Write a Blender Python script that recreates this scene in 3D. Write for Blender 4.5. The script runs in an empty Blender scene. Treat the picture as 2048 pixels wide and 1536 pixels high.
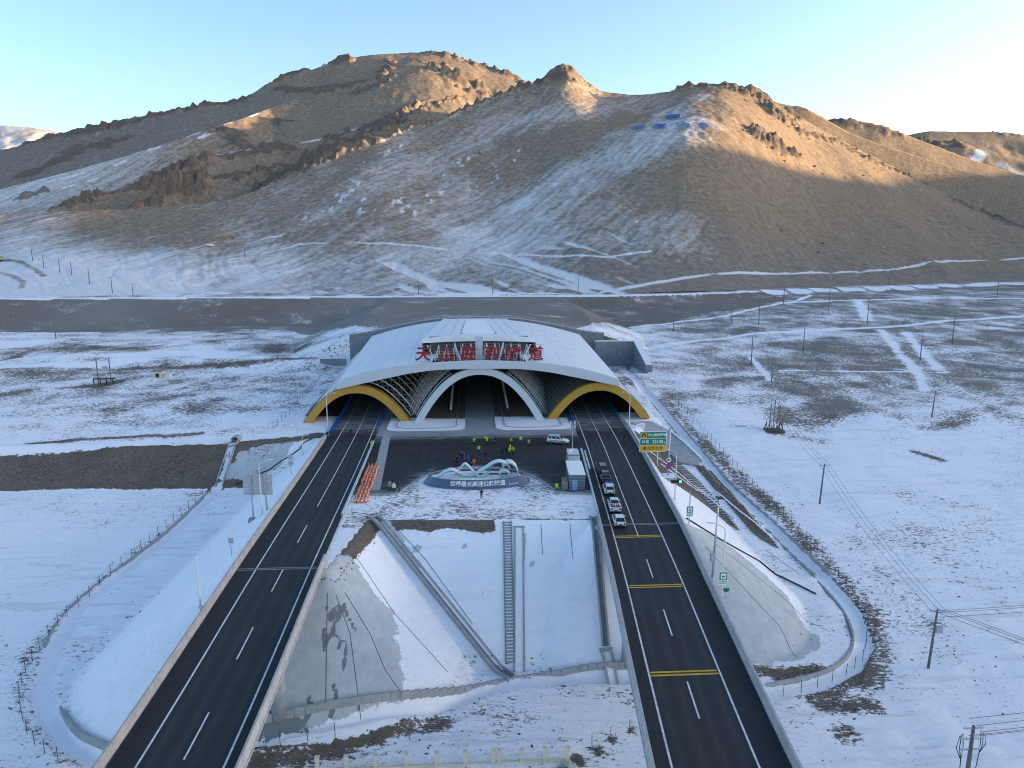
import bpy, bmesh, math, random
import numpy as np
from mathutils import Vector, Matrix

random.seed(7)
RNG = np.random.default_rng(11)
S = bpy.context.scene
COL = S.collection
R = math.radians

# ------------------------------------------------------------------ camera
CAM_H = 43.4
PITCH, YAW, FPX = R(10.69), R(3.3), 1420.0
cam_d = bpy.data.cameras.new('camera')
cam_d.sensor_fit = 'HORIZONTAL'
cam_d.sensor_width = 36.0
cam_d.lens = 36.0 * FPX / 2048.0
cam_d.clip_start = 1.0
cam_d.clip_end = 20000.0
cam = bpy.data.objects.new('camera', cam_d)
COL.objects.link(cam)
cam.location = (0, 0, CAM_H)
cam.rotation_euler = (R(90) - PITCH, 0, -YAW)
S.camera = cam

# ------------------------------------------------------------------ sky, sun, exposure
SUN_AZ, SUN_EL = R(3.0), R(7.0)          # azimuth measured from +X towards +Y
w = bpy.data.worlds.new('World')
S.world = w
w.use_nodes = True
wt = w.node_tree
wt.nodes.clear()
sky = wt.nodes.new('ShaderNodeTexSky')
sky.sky_type = 'NISHITA'
sky.sun_disc = False
sky.sun_elevation = SUN_EL
sky.sun_rotation = R(90) - SUN_AZ
sky.altitude = 0.0
sky.air_density = 0.7
sky.dust_density = 1.2
sky.ozone_density = 1.4
bgn = wt.nodes.new('ShaderNodeBackground')
bgn.inputs['Strength'].default_value = 0.15
wo = wt.nodes.new('ShaderNodeOutputWorld')
wt.links.new(sky.outputs[0], bgn.inputs[0])
wt.links.new(bgn.outputs[0], wo.inputs[0])

sun_d = bpy.data.lights.new('sun', 'SUN')
sun_d.energy = 4.1
sun_d.angle = R(0.9)
sun_d.color = (1.0, 0.69, 0.36)
sun = bpy.data.objects.new('sun', sun_d)
COL.objects.link(sun)
SUN_DIR = Vector((math.cos(SUN_AZ) * math.cos(SUN_EL), math.sin(SUN_AZ) * math.cos(SUN_EL), math.sin(SUN_EL)))
sun.rotation_euler = SUN_DIR.to_track_quat('Z', 'Y').to_euler()

S.view_settings.view_transform = 'Standard'
S.view_settings.look = 'None'
S.view_settings.exposure = 1.82
S.view_settings.gamma = 1.0
S.view_settings.use_curve_mapping = False
S.render.engine = 'CYCLES'
S.cycles.use_denoising = True
S.cycles.pixel_filter_type = 'BLACKMAN_HARRIS'
S.cycles.filter_width = 1.05
S.cycles.max_bounces = 6
S.cycles.diffuse_bounces = 3

# ------------------------------------------------------------------ surveying helpers
_f = np.array([math.sin(YAW) * math.cos(PITCH), math.cos(YAW) * math.cos(PITCH), -math.sin(PITCH)])
_r = np.array([math.cos(YAW), -math.sin(YAW), 0.0])
_u = np.cross(_r, _f)
_c = np.array([0.0, 0.0, CAM_H])

def ray(px, py):
    return _f + _r * (px - 1024) / FPX - _u * (py - 768) / FPX

def at(px, py, z=0.0):
    d = ray(px, py)
    return _c + d * ((z - CAM_H) / d[2])

def atY(px, py, Y):
    d = ray(px, py)
    return _c + d * (Y / d[1])

def lerp(a, b, t):
    return a + (b - a) * t

def sstep(a, b, x):
    t = np.clip((x - a) / (b - a), 0, 1)
    return t * t * (3 - 2 * t)

def _hash(ix, iy, seed):
    h = (ix.astype(np.int64) * 374761393 + iy.astype(np.int64) * 668265263 + seed * 1442695041) & 0xFFFFFFFF
    h = ((h ^ (h >> 13)) * 1274126177) & 0xFFFFFFFF
    h = ((h ^ (h >> 16)) * 2246822519) & 0xFFFFFFFF
    return (h & 0xFFFFFF) / float(0x1000000)

def vnoise(x, y, seed=0):
    x0 = np.floor(x); y0 = np.floor(y)
    fx = x - x0; fy = y - y0
    fx = fx * fx * fx * (fx * (fx * 6 - 15) + 10); fy = fy * fy * fy * (fy * (fy * 6 - 15) + 10)
    a = _hash(x0, y0, seed); b = _hash(x0 + 1, y0, seed)
    c = _hash(x0, y0 + 1, seed); d = _hash(x0 + 1, y0 + 1, seed)
    return lerp(lerp(a, b, fx), lerp(c, d, fx), fy)

def fbm(x, y, octv=4, seed=0, gain=0.5):
    s = np.zeros_like(x, dtype=float); a = 1.0; n = 0.0
    for i in range(octv):
        s += a * (vnoise(x, y, seed + i * 17) - 0.5)
        n += a; a *= gain
        x = x * 2.03 + 11.7; y = y * 2.03 - 5.3
    return s / n * 2

def ridged(x, y, octv=4, seed=0):
    s = np.zeros_like(x, dtype=float); a = 1.0; n = 0.0
    for i in range(octv):
        s += a * (1 - np.abs(vnoise(x, y, seed + i * 31) * 2 - 1))
        n += a; a *= 0.55
        x = x * 2.1 + 3.1; y = y * 2.1 + 8.9
    return s / n

def poly_dist(x, y, pts, closed=False):
    """distance from points to a polyline in plan"""
    d = np.full(x.shape, 1e9)
    n = len(pts)
    for i in range(n if closed else n - 1):
        ax, ay = pts[i][:2]; bx, by = pts[(i + 1) % n][:2]
        vx, vy = bx - ax, by - ay
        L = vx * vx + vy * vy + 1e-9
        t = np.clip(((x - ax) * vx + (y - ay) * vy) / L, 0, 1)
        d = np.minimum(d, (x - ax - t * vx) ** 2 + (y - ay - t * vy) ** 2)
    return np.sqrt(d)

def inside(x, y, pts):
    r = np.zeros(x.shape, bool)
    n = len(pts)
    for i in range(n):
        ax, ay = pts[i][:2]; bx, by = pts[(i + 1) % n][:2]
        if ay == by: continue
        r ^= ((ay > y) != (by > y)) & (x < (bx - ax) * (y - ay) / (by - ay) + ax)
    return r

# ------------------------------------------------------------------ materials
MATS = {}
def nd(nt, typ, **kw):
    n = nt.nodes.new(typ)
    for k, v in kw.items():
        if k in n.inputs: n.inputs[k].default_value = v
        else: setattr(n, k, v)
    return n

def math_node(nt, op, a, b=None, clamp=False):
    n = nt.nodes.new('ShaderNodeMath'); n.operation = op; n.use_clamp = clamp
    for i, v in enumerate((a, b)):
        if v is None: continue
        if isinstance(v, (int, float)): n.inputs[i].default_value = v
        else: nt.links.new(v, n.inputs[i])
    return n.outputs[0]

def mixc(nt, fac, a, b):
    n = nt.nodes.new('ShaderNodeMix'); n.data_type = 'RGBA'
    for sock, v in ((n.inputs[0], fac), (n.inputs[6], a), (n.inputs[7], b)):
        if isinstance(v, (int, float)): sock.default_value = v
        elif isinstance(v, (tuple, list)): sock.default_value = (*v[:3], 1)
        else: nt.links.new(v, sock)
    return n.outputs[2]

def maprange(nt, v, a, b, c=0.0, d=1.0, smooth=True):
    n = nt.nodes.new('ShaderNodeMapRange')
    n.interpolation_type = 'SMOOTHSTEP' if smooth else 'LINEAR'
    for i, q in enumerate((v, a, b, c, d)):
        if isinstance(q, (int, float)): n.inputs[i].default_value = q
        else: nt.links.new(q, n.inputs[i])
    return n.outputs[0]

def noise(nt, vec, scale, detail=5, rough=0.6, dist=0.0):
    n = nt.nodes.new('ShaderNodeTexNoise')
    n.inputs['Scale'].default_value = scale; n.inputs['Detail'].default_value = detail
    n.inputs['Roughness'].default_value = rough; n.inputs['Distortion'].default_value = dist
    nt.links.new(vec, n.inputs['Vector'])
    return n.outputs[0]

def mapping(nt, vec, scale=(1, 1, 1), rot=(0, 0, 0), loc=(0, 0, 0)):
    n = nt.nodes.new('ShaderNodeMapping')
    n.inputs['Scale'].default_value = scale; n.inputs['Rotation'].default_value = rot
    n.inputs['Location'].default_value = loc
    nt.links.new(vec, n.inputs['Vector'])
    return n.outputs[0]

def new_mat(name):
    m = bpy.data.materials.new(name); m.use_nodes = True
    nt = m.node_tree
    b = nt.nodes['Principled BSDF']
    MATS[name] = m
    return m, nt, b

def bump(nt, b, h, strength=0.4, dist=0.05):
    n = nt.nodes.new('ShaderNodeBump')
    n.inputs['Strength'].default_value = strength; n.inputs['Distance'].default_value = dist
    nt.links.new(h, n.inputs['Height']); nt.links.new(n.outputs[0], b.inputs['Normal'])

def simple(name, col, rough=0.6, metal=0.0, var=0.12, scale=3.0, bumpy=0.0, emit=None, coat=0.0):
    """plain painted / cast surface with slight blotchy wear"""
    m, nt, b = new_mat(name)
    g = nd(nt, 'ShaderNodeTexCoord')
    n1 = noise(nt, g.outputs['Object'], scale, 6, 0.65)
    c = mixc(nt, maprange(nt, n1, 0.3, 0.7), [max(0, v * (1 - var)) for v in col], [min(1, v * (1 + var)) for v in col])
    nt.links.new(c, b.inputs['Base Color'])
    b.inputs['Roughness'].default_value = rough
    b.inputs['Metallic'].default_value = metal
    if coat: b.inputs['Coat Weight'].default_value = coat
    if emit:
        b.inputs['Emission Color'].default_value = (*emit[:3], 1); b.inputs['Emission Strength'].default_value = emit[3]
    if bumpy: bump(nt, b, n1, bumpy, 0.02)
    return m

def ground_material():
    m, nt, b = new_mat('snowy_ground')
    pos = nd(nt, 'ShaderNodeNewGeometry').outputs['Position']
    at_ = nd(nt, 'ShaderNodeAttribute', attribute_name='mask')
    sp = nt.nodes.new('ShaderNodeSeparateColor'); nt.links.new(at_.outputs['Color'], sp.inputs[0])
    bare, conc, clean = sp.outputs
    at2 = nd(nt, 'ShaderNodeAttribute', attribute_name='mask2')
    sp2 = nt.nodes.new('ShaderNodeSeparateColor'); nt.links.new(at2.outputs['Color'], sp2.inputs[0])
    grey, wet, gravel = sp2.outputs
    str_ = mapping(nt, pos, (0.75, 1.5, 1.0), (0, 0, R(18)))
    n1 = noise(nt, str_, 1.5, 9, 0.74, 0.4)
    n2 = noise(nt, pos, 0.09, 5, 0.6)
    n3 = noise(nt, pos, 5.0, 4, 0.6)
    v = math_node(nt, 'ADD', math_node(nt, 'MULTIPLY', n1, 0.7), math_node(nt, 'MULTIPLY', n2, 0.3))
    T = math_node(nt, 'SUBTRACT', math_node(nt, 'ADD', 0.70, math_node(nt, 'MULTIPLY', clean, 0.22)),
                  math_node(nt, 'MULTIPLY', bare, 0.55))
    soil_f = maprange(nt, math_node(nt, 'SUBTRACT', v, T), -0.02, 0.035)
    soil = mixc(nt, maprange(nt, math_node(nt, 'ADD', math_node(nt, 'MULTIPLY', n3, 0.5), math_node(nt, 'MULTIPLY', n1, 0.5)), 0.36, 0.64), (0.070, 0.055, 0.046), (0.240, 0.190, 0.155))
    soil = mixc(nt, maprange(nt, n2, 0.35, 0.65, 0, 0.6), soil, (0.115, 0.098, 0.075))
    soil = mixc(nt, grey, soil, mixc(nt, maprange(nt, n1, 0.3, 0.7), (0.185, 0.165, 0.150), (0.290, 0.265, 0.245)))
    snow = mixc(nt, maprange(nt, n1, 0.3, 0.75), (0.93, 0.915, 0.94), (0.83, 0.82, 0.85))
    snow = mixc(nt, maprange(nt, n2, 0.4, 0.7, 0, 0.3), snow, (0.76, 0.77, 0.79))
    n6 = noise(nt, mapping(nt, pos, (0.07, 0.75, 1), (0, 0, R(-28))), 1.0, 6, 0.65, 0.3)
    thin = maprange(nt, n6, 0.50, 0.72, 0, 0.42)
    snow = mixc(nt, math_node(nt, 'MULTIPLY', thin, math_node(nt, 'SUBTRACT', 1.0, math_node(nt, 'MULTIPLY', clean, 0.65))), snow, (0.50, 0.49, 0.48))
    snow = mixc(nt, maprange(nt, n3, 0.58, 0.80, 0, 0.35), snow, (0.55, 0.545, 0.54))
    c = mixc(nt, soil_f, snow, soil)
    # exposed concrete with a ragged melt line
    n4 = noise(nt, pos, 0.55, 8, 0.7)
    cf = maprange(nt, math_node(nt, 'ADD', conc, math_node(nt, 'MULTIPLY', math_node(nt, 'SUBTRACT', n4, 0.5), 0.9)), 0.49, 0.53)
    n5 = noise(nt, mapping(nt, pos, (1.2, 0.35, 1)), 0.8, 6, 0.6)
    cc = mixc(nt, maprange(nt, n4, 0.3, 0.7), (0.45, 0.47, 0.48), (0.56, 0.575, 0.58))
    cc = mixc(nt, maprange(nt, n5, 0.35, 0.75, 0, 0.35), cc, (0.34, 0.35, 0.345))
    cc = mixc(nt, maprange(nt, math_node(nt, 'ADD', wet, math_node(nt, 'MULTIPLY', math_node(nt, 'SUBTRACT', n4, 0.5), 0.8)), 0.46, 0.54), cc, (0.19, 0.205, 0.225))
    c = mixc(nt, cf, c, cc)
    nt.links.new(c, b.inputs['Base Color'])
    b.inputs['Roughness'].default_value = 0.85
    b.inputs['Specular IOR Level'].default_value = 0.25
    hgt = math_node(nt, 'SUBTRACT', n1, math_node(nt, 'MULTIPLY', soil_f, 0.15))
    hgt = math_node(nt, 'MULTIPLY', hgt, math_node(nt, 'SUBTRACT', 1.0, math_node(nt, 'MULTIPLY', math_node(nt, 'MAXIMUM', cf, clean), 0.85)))
    bump(nt, b, hgt, 0.55, 0.35)
    return m

def hill_material():
    m, nt, b = new_mat('dry_grass_hillside')
    pos = nd(nt, 'ShaderNodeNewGeometry').outputs['Position']
    nrm = nd(nt, 'ShaderNodeNewGeometry').outputs['Normal']
    at_ = nd(nt, 'ShaderNodeAttribute', attribute_name='mask')
    sp = nt.nodes.new('ShaderNodeSeparateColor'); nt.links.new(at_.outputs['Color'], sp.inputs[0])
    snow_a, rock_a, tint_a = sp.outputs
    n1 = noise(nt, pos, 0.22, 9, 0.7)
    n2 = noise(nt, pos, 0.012, 5, 0.6)
    n3 = noise(nt, pos, 1.3, 5, 0.65)
    n4 = noise(nt, mapping(nt, mapping(nt, pos, rot=(0, 0, R(-52))), (0.10, 0.85, 0.10)), 0.22, 7, 0.68, 0.35)
    grass = mixc(nt, maprange(nt, n1, 0.32, 0.68), (0.215, 0.150, 0.098), (0.370, 0.275, 0.188))
    grass = mixc(nt, maprange(nt, n2, 0.35, 0.65, 0, 0.5), grass, (0.255, 0.190, 0.142))
    grass = mixc(nt, maprange(nt, n3, 0.52, 0.8, 0, 0.55), grass, (0.135, 0.100, 0.078))
    grass = mixc(nt, math_node(nt, 'MULTIPLY', tint_a, 0.75), grass, mixc(nt, maprange(nt, n1, 0.3, 0.7), (0.165, 0.145, 0.130), (0.275, 0.245, 0.220)))
    rock = mixc(nt, maprange(nt, n3, 0.3, 0.7), (0.080, 0.062, 0.051), (0.260, 0.200, 0.158))
    rock = mixc(nt, maprange(nt, n1, 0.5, 0.75, 0, 0.7), rock, (0.170, 0.112, 0.082))
    rf = maprange(nt, math_node(nt, 'ADD', rock_a, math_node(nt, 'MULTIPLY', math_node(nt, 'SUBTRACT', n1, 0.5), 0.9)), 0.38, 0.60)
    c = mixc(nt, rf, grass, rock)
    sv = math_node(nt, 'ADD', math_node(nt, 'MULTIPLY', n4, 0.6), math_node(nt, 'MULTIPLY', n1, 0.4))
    sf = maprange(nt, math_node(nt, 'ADD', sv, math_node(nt, 'MULTIPLY', snow_a, 0.62)), 0.56, 1.02)
    sf = math_node(nt, 'MULTIPLY', sf, maprange(nt, n3, 0.30, 0.62, 1.0, 0.72))
    sf = math_node(nt, 'MULTIPLY', sf, math_node(nt, 'SUBTRACT', 1.0, math_node(nt, 'MULTIPLY', rf, 0.8)))
    c = mixc(nt, sf, c, (0.80, 0.80, 0.82))
    nt.links.new(c, b.inputs['Base Color'])
    b.inputs['Roughness'].default_value = 0.95
    b.inputs['Specular IOR Level'].default_value = 0.15
    h = math_node(nt, 'ADD', n1, math_node(nt, 'MULTIPLY', n3, math_node(nt, 'ADD', 0.15, math_node(nt, 'MULTIPLY', rf, 0.5))))
    bump(nt, b, h, 0.45, 1.0)
    return m

def asphalt_material():
    m, nt, b = new_mat('asphalt')
    pos = nd(nt, 'ShaderNodeNewGeometry').outputs['Position']
    at_ = nd(nt, 'ShaderNodeAttribute', attribute_name='mask')
    sp = nt.nodes.new('ShaderNodeSeparateColor'); nt.links.new(at_.outputs['Color'], sp.inputs[0])
    n1 = noise(nt, mapping(nt, pos, (1.0, 0.16, 1), (0, 0, R(3))), 0.9, 7, 0.65)
    n2 = noise(nt, mapping(nt, pos, (0.35, 1.6, 1)), 0.6, 8, 0.7, 0.6)
    n3 = noise(nt, pos, 14.0, 4, 0.7)
    c = mixc(nt, maprange(nt, n1, 0.3, 0.7), (0.012, 0.0125, 0.0140), (0.026, 0.0268, 0.029))
    c = mixc(nt, maprange(nt, n3, 0.4, 0.8, 0, 0.3), c, (0.045, 0.045, 0.047))
    n4 = noise(nt, pos, 0.16, 6, 0.65)
    wt_ = math_node(nt, 'MULTIPLY', sp.outputs[1], maprange(nt, n1, 0.25, 0.65, 0.25, 1.0))
    c = mixc(nt, math_node(nt, 'MULTIPLY', wt_, 0.55), c, (0.050, 0.050, 0.052))
    c = mixc(nt, maprange(nt, n4, 0.50, 0.72, 0, 0.40), c, (0.046, 0.046, 0.048))
    # blown snow dust and dried salt near the portals
    df = maprange(nt, math_node(nt, 'ADD', math_node(nt, 'MULTIPLY', sp.outputs[0], 0.55), n2), 0.60, 1.0)
    c = mixc(nt, math_node(nt, 'MULTIPLY', df, 0.8), c, (0.36, 0.37, 0.385))
    nt.links.new(c, b.inputs['Base Color'])
    nt.links.new(maprange(nt, n1, 0.2, 0.8, 0.55, 0.8), b.inputs['Roughness'])
    b.inputs['Specular IOR Level'].default_value = 0.3
    bump(nt, b, n3, 0.25, 0.01)
    return m

def concrete_material(name, col, joint=0.0):
    m, nt, b = new_mat(name)
    pos = nd(nt, 'ShaderNodeNewGeometry').outputs['Position']
    n1 = noise(nt, pos, 0.8, 8, 0.68)
    n2 = noise(nt, mapping(nt, pos, (2.5, 2.5, 0.3)), 1.0, 6, 0.65)
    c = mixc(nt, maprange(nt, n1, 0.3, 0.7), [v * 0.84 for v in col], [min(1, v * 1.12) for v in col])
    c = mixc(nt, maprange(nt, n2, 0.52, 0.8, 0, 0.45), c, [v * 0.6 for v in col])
    nt.links.new(c, b.inputs['Base Color'])
    b.inputs['Roughness'].default_value = 0.85
    bump(nt, b, n1, 0.25, 0.03)
    return m

M_GROUND = ground_material()
M_HILL = hill_material()
M_ASPH = asphalt_material()
M_CONC = concrete_material('cast_concrete', (0.34, 0.345, 0.35))
M_BARR = concrete_material('pinkish_barrier_concrete', (0.40, 0.375, 0.375))
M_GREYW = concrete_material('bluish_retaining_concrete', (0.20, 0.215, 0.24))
M_SNOW = simple('settled_snow', (0.82, 0.82, 0.83), 0.9, var=0.06, scale=2.0, bumpy=0.4)
M_WHITE = simple('white_road_paint', (0.62, 0.62, 0.62), 0.7, var=0.25, scale=1.2)
M_YELLOW = simple('yellow_road_paint', (0.60, 0.36, 0.02), 0.7, var=0.2, scale=1.2)
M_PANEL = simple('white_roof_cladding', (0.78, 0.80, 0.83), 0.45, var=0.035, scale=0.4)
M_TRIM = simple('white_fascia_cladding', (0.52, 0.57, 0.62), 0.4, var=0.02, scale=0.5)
M_GOLD = simple('ochre_arch_cladding', (0.46, 0.26, 0.035), 0.5, var=0.05, scale=0.5)
M_STEELW = simple('white_painted_steel', (0.62, 0.63, 0.64), 0.45, var=0.08)
M_GALV = simple('galvanised_steel', (0.42, 0.45, 0.48), 0.4, 0.6, var=0.1)
M_DARK = simple('dark_lining_and_shade', (0.085, 0.08, 0.078), 0.9, var=0.2)  # linings, plus sheets whose dark colour stands in for interior shade
M_SHELL = simple('grey_shell_panels', (0.115, 0.118, 0.125), 0.6, var=0.15)
M_DIRT = simple('brown_earth', (0.105, 0.075, 0.055), 0.95, var=0.3, scale=0.8, bumpy=0.4)
M_RED = simple('red_sign_face', (0.30, 0.006, 0.010), 0.45, var=0.08)
M_BLUE = simple('blue_sign_face', (0.02, 0.10, 0.42), 0.5, var=0.12)
M_BLACK = simple('black_rubber', (0.015, 0.015, 0.016), 0.7)
M_WOODP = simple('weathered_pole', (0.15, 0.135, 0.13), 0.85, var=0.3)
M_CABLE = simple('aluminium_cable', (0.10, 0.10, 0.11), 0.5)
M_CREAM = simple('cream_painted_masonry', (0.62, 0.57, 0.45), 0.8, var=0.08)
M_GREENP = simple('dark_green_post', (0.02, 0.05, 0.045), 0.6)

# ------------------------------------------------------------------ mesh helpers
class MB:
    """collects simple solids; build() links them as one mesh object"""
    def __init__(self): self.v = []; self.f = []; self.m = []
    def add(self, v, f, mi=0):
        o = len(self.v); self.v += [tuple(map(float, p)) for p in v]
        self.f += [tuple(i + o for i in q) for q in f]; self.m += [mi] * len(f)
        return self
    def box(self, c, s, rz=0.0, mi=0, top=None):
        """box centred at c (bottom-centre z) of size s; top = scale of the upper face"""
        ca, sa = math.cos(rz), math.sin(rz); out = []
        for k in (0, 1):
            t = 1 if k == 0 or top is None else top
            tx, ty = (t if isinstance(t, tuple) else (t, t))
            for dx, dy in ((-1, -1), (1, -1), (1, 1), (-1, 1)):
                x, y = dx * s[0] / 2 * tx, dy * s[1] / 2 * ty
                out.append((c[0] + x * ca - y * sa, c[1] + x * sa + y * ca, c[2] + k * s[2]))
        return self.add(out, [(3, 2, 1, 0), (4, 5, 6, 7), (0, 1, 5, 4), (1, 2, 6, 5), (2, 3, 7, 6), (3, 0, 4, 7)], mi)
    def tube(self, pts, r, n=6, mi=0, cap=True):
        pts = [Vector(p) for p in pts]; rs = r if isinstance(r, (list, tuple)) else [r] * len(pts)
        vs, fs = [], []
        ref = None
        for i, p in enumerate(pts):
            d = (pts[min(i + 1, len(pts) - 1)] - pts[max(i - 1, 0)]).normalized()
            a = d.cross(Vector((0, 0, 1)))
            if a.length < 0.05: a = d.cross(Vector((1, 0, 0)))
            a.normalize(); b_ = d.cross(a)
            for k in range(n):
                t = 2 * math.pi * k / n
                vs.append(p + (a * math.cos(t) + b_ * math.sin(t)) * rs[i])
        for i in range(len(pts) - 1):
            for k in range(n):
                fs.append((i * n + k, i * n + (k + 1) % n, (i + 1) * n + (k + 1) % n, (i + 1) * n + k))
        if cap:
            fs.append(tuple(range(n - 1, -1, -1))); fs.append(tuple((len(pts) - 1) * n + k for k in range(n)))
        return self.add(vs, fs, mi)
    def sweep(self, path, prof, closed_prof=True, mi=0, cap=True):
        """profile (offset, height) swept along a plan path of (x, y, z)"""
        n = len(prof); vs, fs = [], []
        P = [Vector(p) for p in path]
        for i, p in enumerate(P):
            d = P[min(i + 1, len(P) - 1)] - P[max(i - 1, 0)]; d.z = 0; d.normalize()
            s = Vector((d.y, -d.x, 0))
            for o, h in prof: vs.append(p + s * o + Vector((0, 0, h)))
        m = n if closed_prof else n - 1
        for i in range(len(P) - 1):
            for k in range(m):
                fs.append((i * n + k, i * n + (k + 1) % n, (i + 1) * n + (k + 1) % n, (i + 1) * n + k))
        if cap and closed_prof:
            fs.append(tuple(range(n - 1, -1, -1))); fs.append(tuple((len(P) - 1) * n + k for k in range(n)))
        return self.add(vs, fs, mi)
    def grid(self, P, mi=0, closed=False):
        """P[i][j] points"""
        a, b_ = len(P), len(P[0]); vs = [q for row in P for q in row]; fs = []
        for i in range(a - 1):
            for j in range(b_ - 1): fs.append((i * b_ + j, i * b_ + j + 1, (i + 1) * b_ + j + 1, (i + 1) * b_ + j))
        return self.add(vs, fs, mi)
    def mesh(self, name, mats, smooth=False):
        me = bpy.data.meshes.new(name)
        me.from_pydata(self.v, [], self.f)
        mats = mats if isinstance(mats, (list, tuple)) else [mats]
        for q in mats: me.materials.append(q)
        if len(mats) > 1: me.polygons.foreach_set('material_index', self.m)
        bm = bmesh.new(); bm.from_mesh(me); bmesh.ops.recalc_face_normals(bm, faces=bm.faces); bm.to_mesh(me); bm.free()
        if smooth: me.polygons.foreach_set('use_smooth', [True] * len(me.polygons))
        me.update()
        return me
    def build(self, name, mats, parent=None, smooth=False, loc=None, rz=0.0):
        o = bpy.data.objects.new(name, self.mesh(name, mats, smooth)); COL.objects.link(o)
        if parent is not None: o.parent = parent
        if loc is not None: o.location = loc
        if rz: o.rotation_euler.z = rz
        return o

def tag(o, label=None, cat=None, group=None, kind=None):
    for k, v in (('label', label), ('category', cat), ('group', group), ('kind', kind)):
        if v: o[k] = v
    return o

def thing(name, label, cat, loc=(0, 0, 0), rz=0.0, group=None):
    o = bpy.data.objects.new(name, None); COL.objects.link(o)
    o.empty_display_size = 0.5; o.location = loc; o.rotation_euler = (0, 0, rz)
    return tag(o, label, cat, group)

def dup(root, loc, rz=0.0, label=None, scale=None):
    """copy a thing with its parts and sub-parts"""
    def cp(o, par):
        c = o.copy(); COL.objects.link(c); c.parent = par
        for ch in o.children: cp(ch, c)
        return c
    r_ = cp(root, None); r_.location = loc; r_.rotation_euler = (0, 0, rz)
    if scale: r_.scale = scale
    if label: r_['label'] = label
    return r_

def np_mesh(name, V, F, mat, attrs=None, smooth=True):
    me = bpy.data.meshes.new(name)
    me.vertices.add(len(V)); me.vertices.foreach_set('co', np.asarray(V, np.float32).ravel())
    F = np.asarray(F, np.int32); k = F.shape[1]
    me.loops.add(F.size); me.loops.foreach_set('vertex_index', F.ravel())
    me.polygons.add(len(F)); me.polygons.foreach_set('loop_start', np.arange(0, F.size, k, dtype=np.int32))
    me.polygons.foreach_set('loop_total', np.full(len(F), k, np.int32))
    if smooth: me.polygons.foreach_set('use_smooth', np.ones(len(F), bool))
    me.update(calc_edges=True)
    for an, A in (attrs or {}).items():
        a = me.attributes.new(an, 'FLOAT_COLOR', 'POINT')
        C = np.ones((len(V), 4), np.float32); C[:, :A.shape[1]] = A
        a.data.foreach_set('color', C.ravel())
    me.materials.append(mat)
    o = bpy.data.objects.new(name, me); COL.objects.link(o)
    return o

def grid_faces(a, b_):
    i, j = np.meshgrid(np.arange(a - 1), np.arange(b_ - 1), indexing='ij')
    q = (i * b_ + j).ravel()
    return np.stack([q, q + 1, q + b_ + 1, q + b_], 1)

# ------------------------------------------------------------------ road alignments (surveyed, metres)
LR = [(-29.0, -80), (-28.9, 20), (-29.0, 55), (-30.1, 95), (-31.0, 144), (-32.0, 180), (-33.9, 219), (-35.0, 262)]   # left carriageway, left edge line
RR = [(12.0, -80), (14.2, 20), (16.7, 52.5), (18.1, 66.2), (20.6, 90.5), (23.2, 120.4), (26.5, 164), (27.3, 180), (29.2, 219), (30.3, 262)]  # right carriageway, left edge line
def smooth_xy(pts, ys):
    py = np.array([p[1] for p in pts], float); px = np.array([p[0] for p in pts], float)
    m = np.gradient(px, py); out = []
    for y in ys:
        i = int(np.clip(np.searchsorted(py, y) - 1, 0, len(py) - 2)); h = py[i + 1] - py[i]; t = (y - py[i]) / h
        out.append((2 * t**3 - 3 * t**2 + 1) * px[i] + (t**3 - 2 * t**2 + t) * h * m[i] + (-2 * t**3 + 3 * t**2) * px[i + 1] + (t**3 - t**2) * h * m[i + 1])
    return np.array(out)
def lx(y): return float(smooth_xy(LR, [y])[0])
def rx(y): return float(smooth_xy(RR, [y])[0])
def r_out(y): return rx(y) + 7.5 + float(np.interp(y, [52, 87, 107, 167, 262], [2.8, 3.1, 3.6, 3.9, 3.9]))   # inner face of right outer barrier
def l_out(y): return lx(y) - 2.6
def l_in(y): return lx(y) + 7.5 + 1.25
def r_in(y): return rx(y) - 1.5

Y_L, Y_R = 93.6, 106.8            # abutments of the two bridges
PLAT = [(l_out(185) - 1.0, 185)] + [(l_out(y) - 1.0, y) for y in (165, 145, 125, 108)] + [(l_out(Y_L) - 1.0, Y_L), (l_in(Y_L) + 0.9, Y_L), (-17.2, 111.6), (r_in(Y_R) - 0.9, 109.4), (r_in(Y_R) - 0.8, Y_R),
       (r_out(Y_R) + 1.0, Y_R)] + [(r_out(y) + 1.0, y) for y in (120, 135, 150, 167)] + [(47.5, 182), (47.5, 262), (-44, 262), (-44, 185)]

# railway bench crest
RAIL_PX = [(-500, 600), (0, 597), (300, 595), (700, 593), (1230, 591), (1450, 585), (1650, 578), (1850, 572), (2048, 566), (2500, 556)]
RAIL = [at(x, y, 17.5) for x, y in RAIL_PX]
RAIL_X = np.array([-3000] + [p[0] for p in RAIL] + [3000]); RAIL_Y = np.array([RAIL[0][1]] + [p[1] for p in RAIL] + [RAIL[-1][1] + 400])
WALL_Y = 262.0
WALL_TOP = [(-50, 12.6), (-44, 12.8), (-38, 13.6), (-28, 15.8), (-12, 18.4), (2, 19.0), (16, 18.4), (32, 15.8), (42, 13.6), (48, 12.8), (54, 12.6)]

DITCH = [([(-25.2, 75.4), (-15.1, 77.4), (-6.3, 80.7), (3.3, 85.9), (11.5, 86.6), (21, 86.4)], 0.9, 0.7),
         ([(38.9, 81.7), (46.1, 83.5), (51.9, 86.6), (57, 92), (59.5, 100), (59.5, 110), (57.5, 124), (54.5, 144), (53.8, 172), (53, 204), (54, 246)], 1.25, 0.6),
         ([(-42, 73.8), (-48.4, 77.6), (-53.8, 83.4), (-57.5, 88.9), (-60.6, 97.5), (-62, 107), (-58.5, 124), (-56.5, 136), (-55.5, 151)], 1.1, 0.6)]

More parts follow.
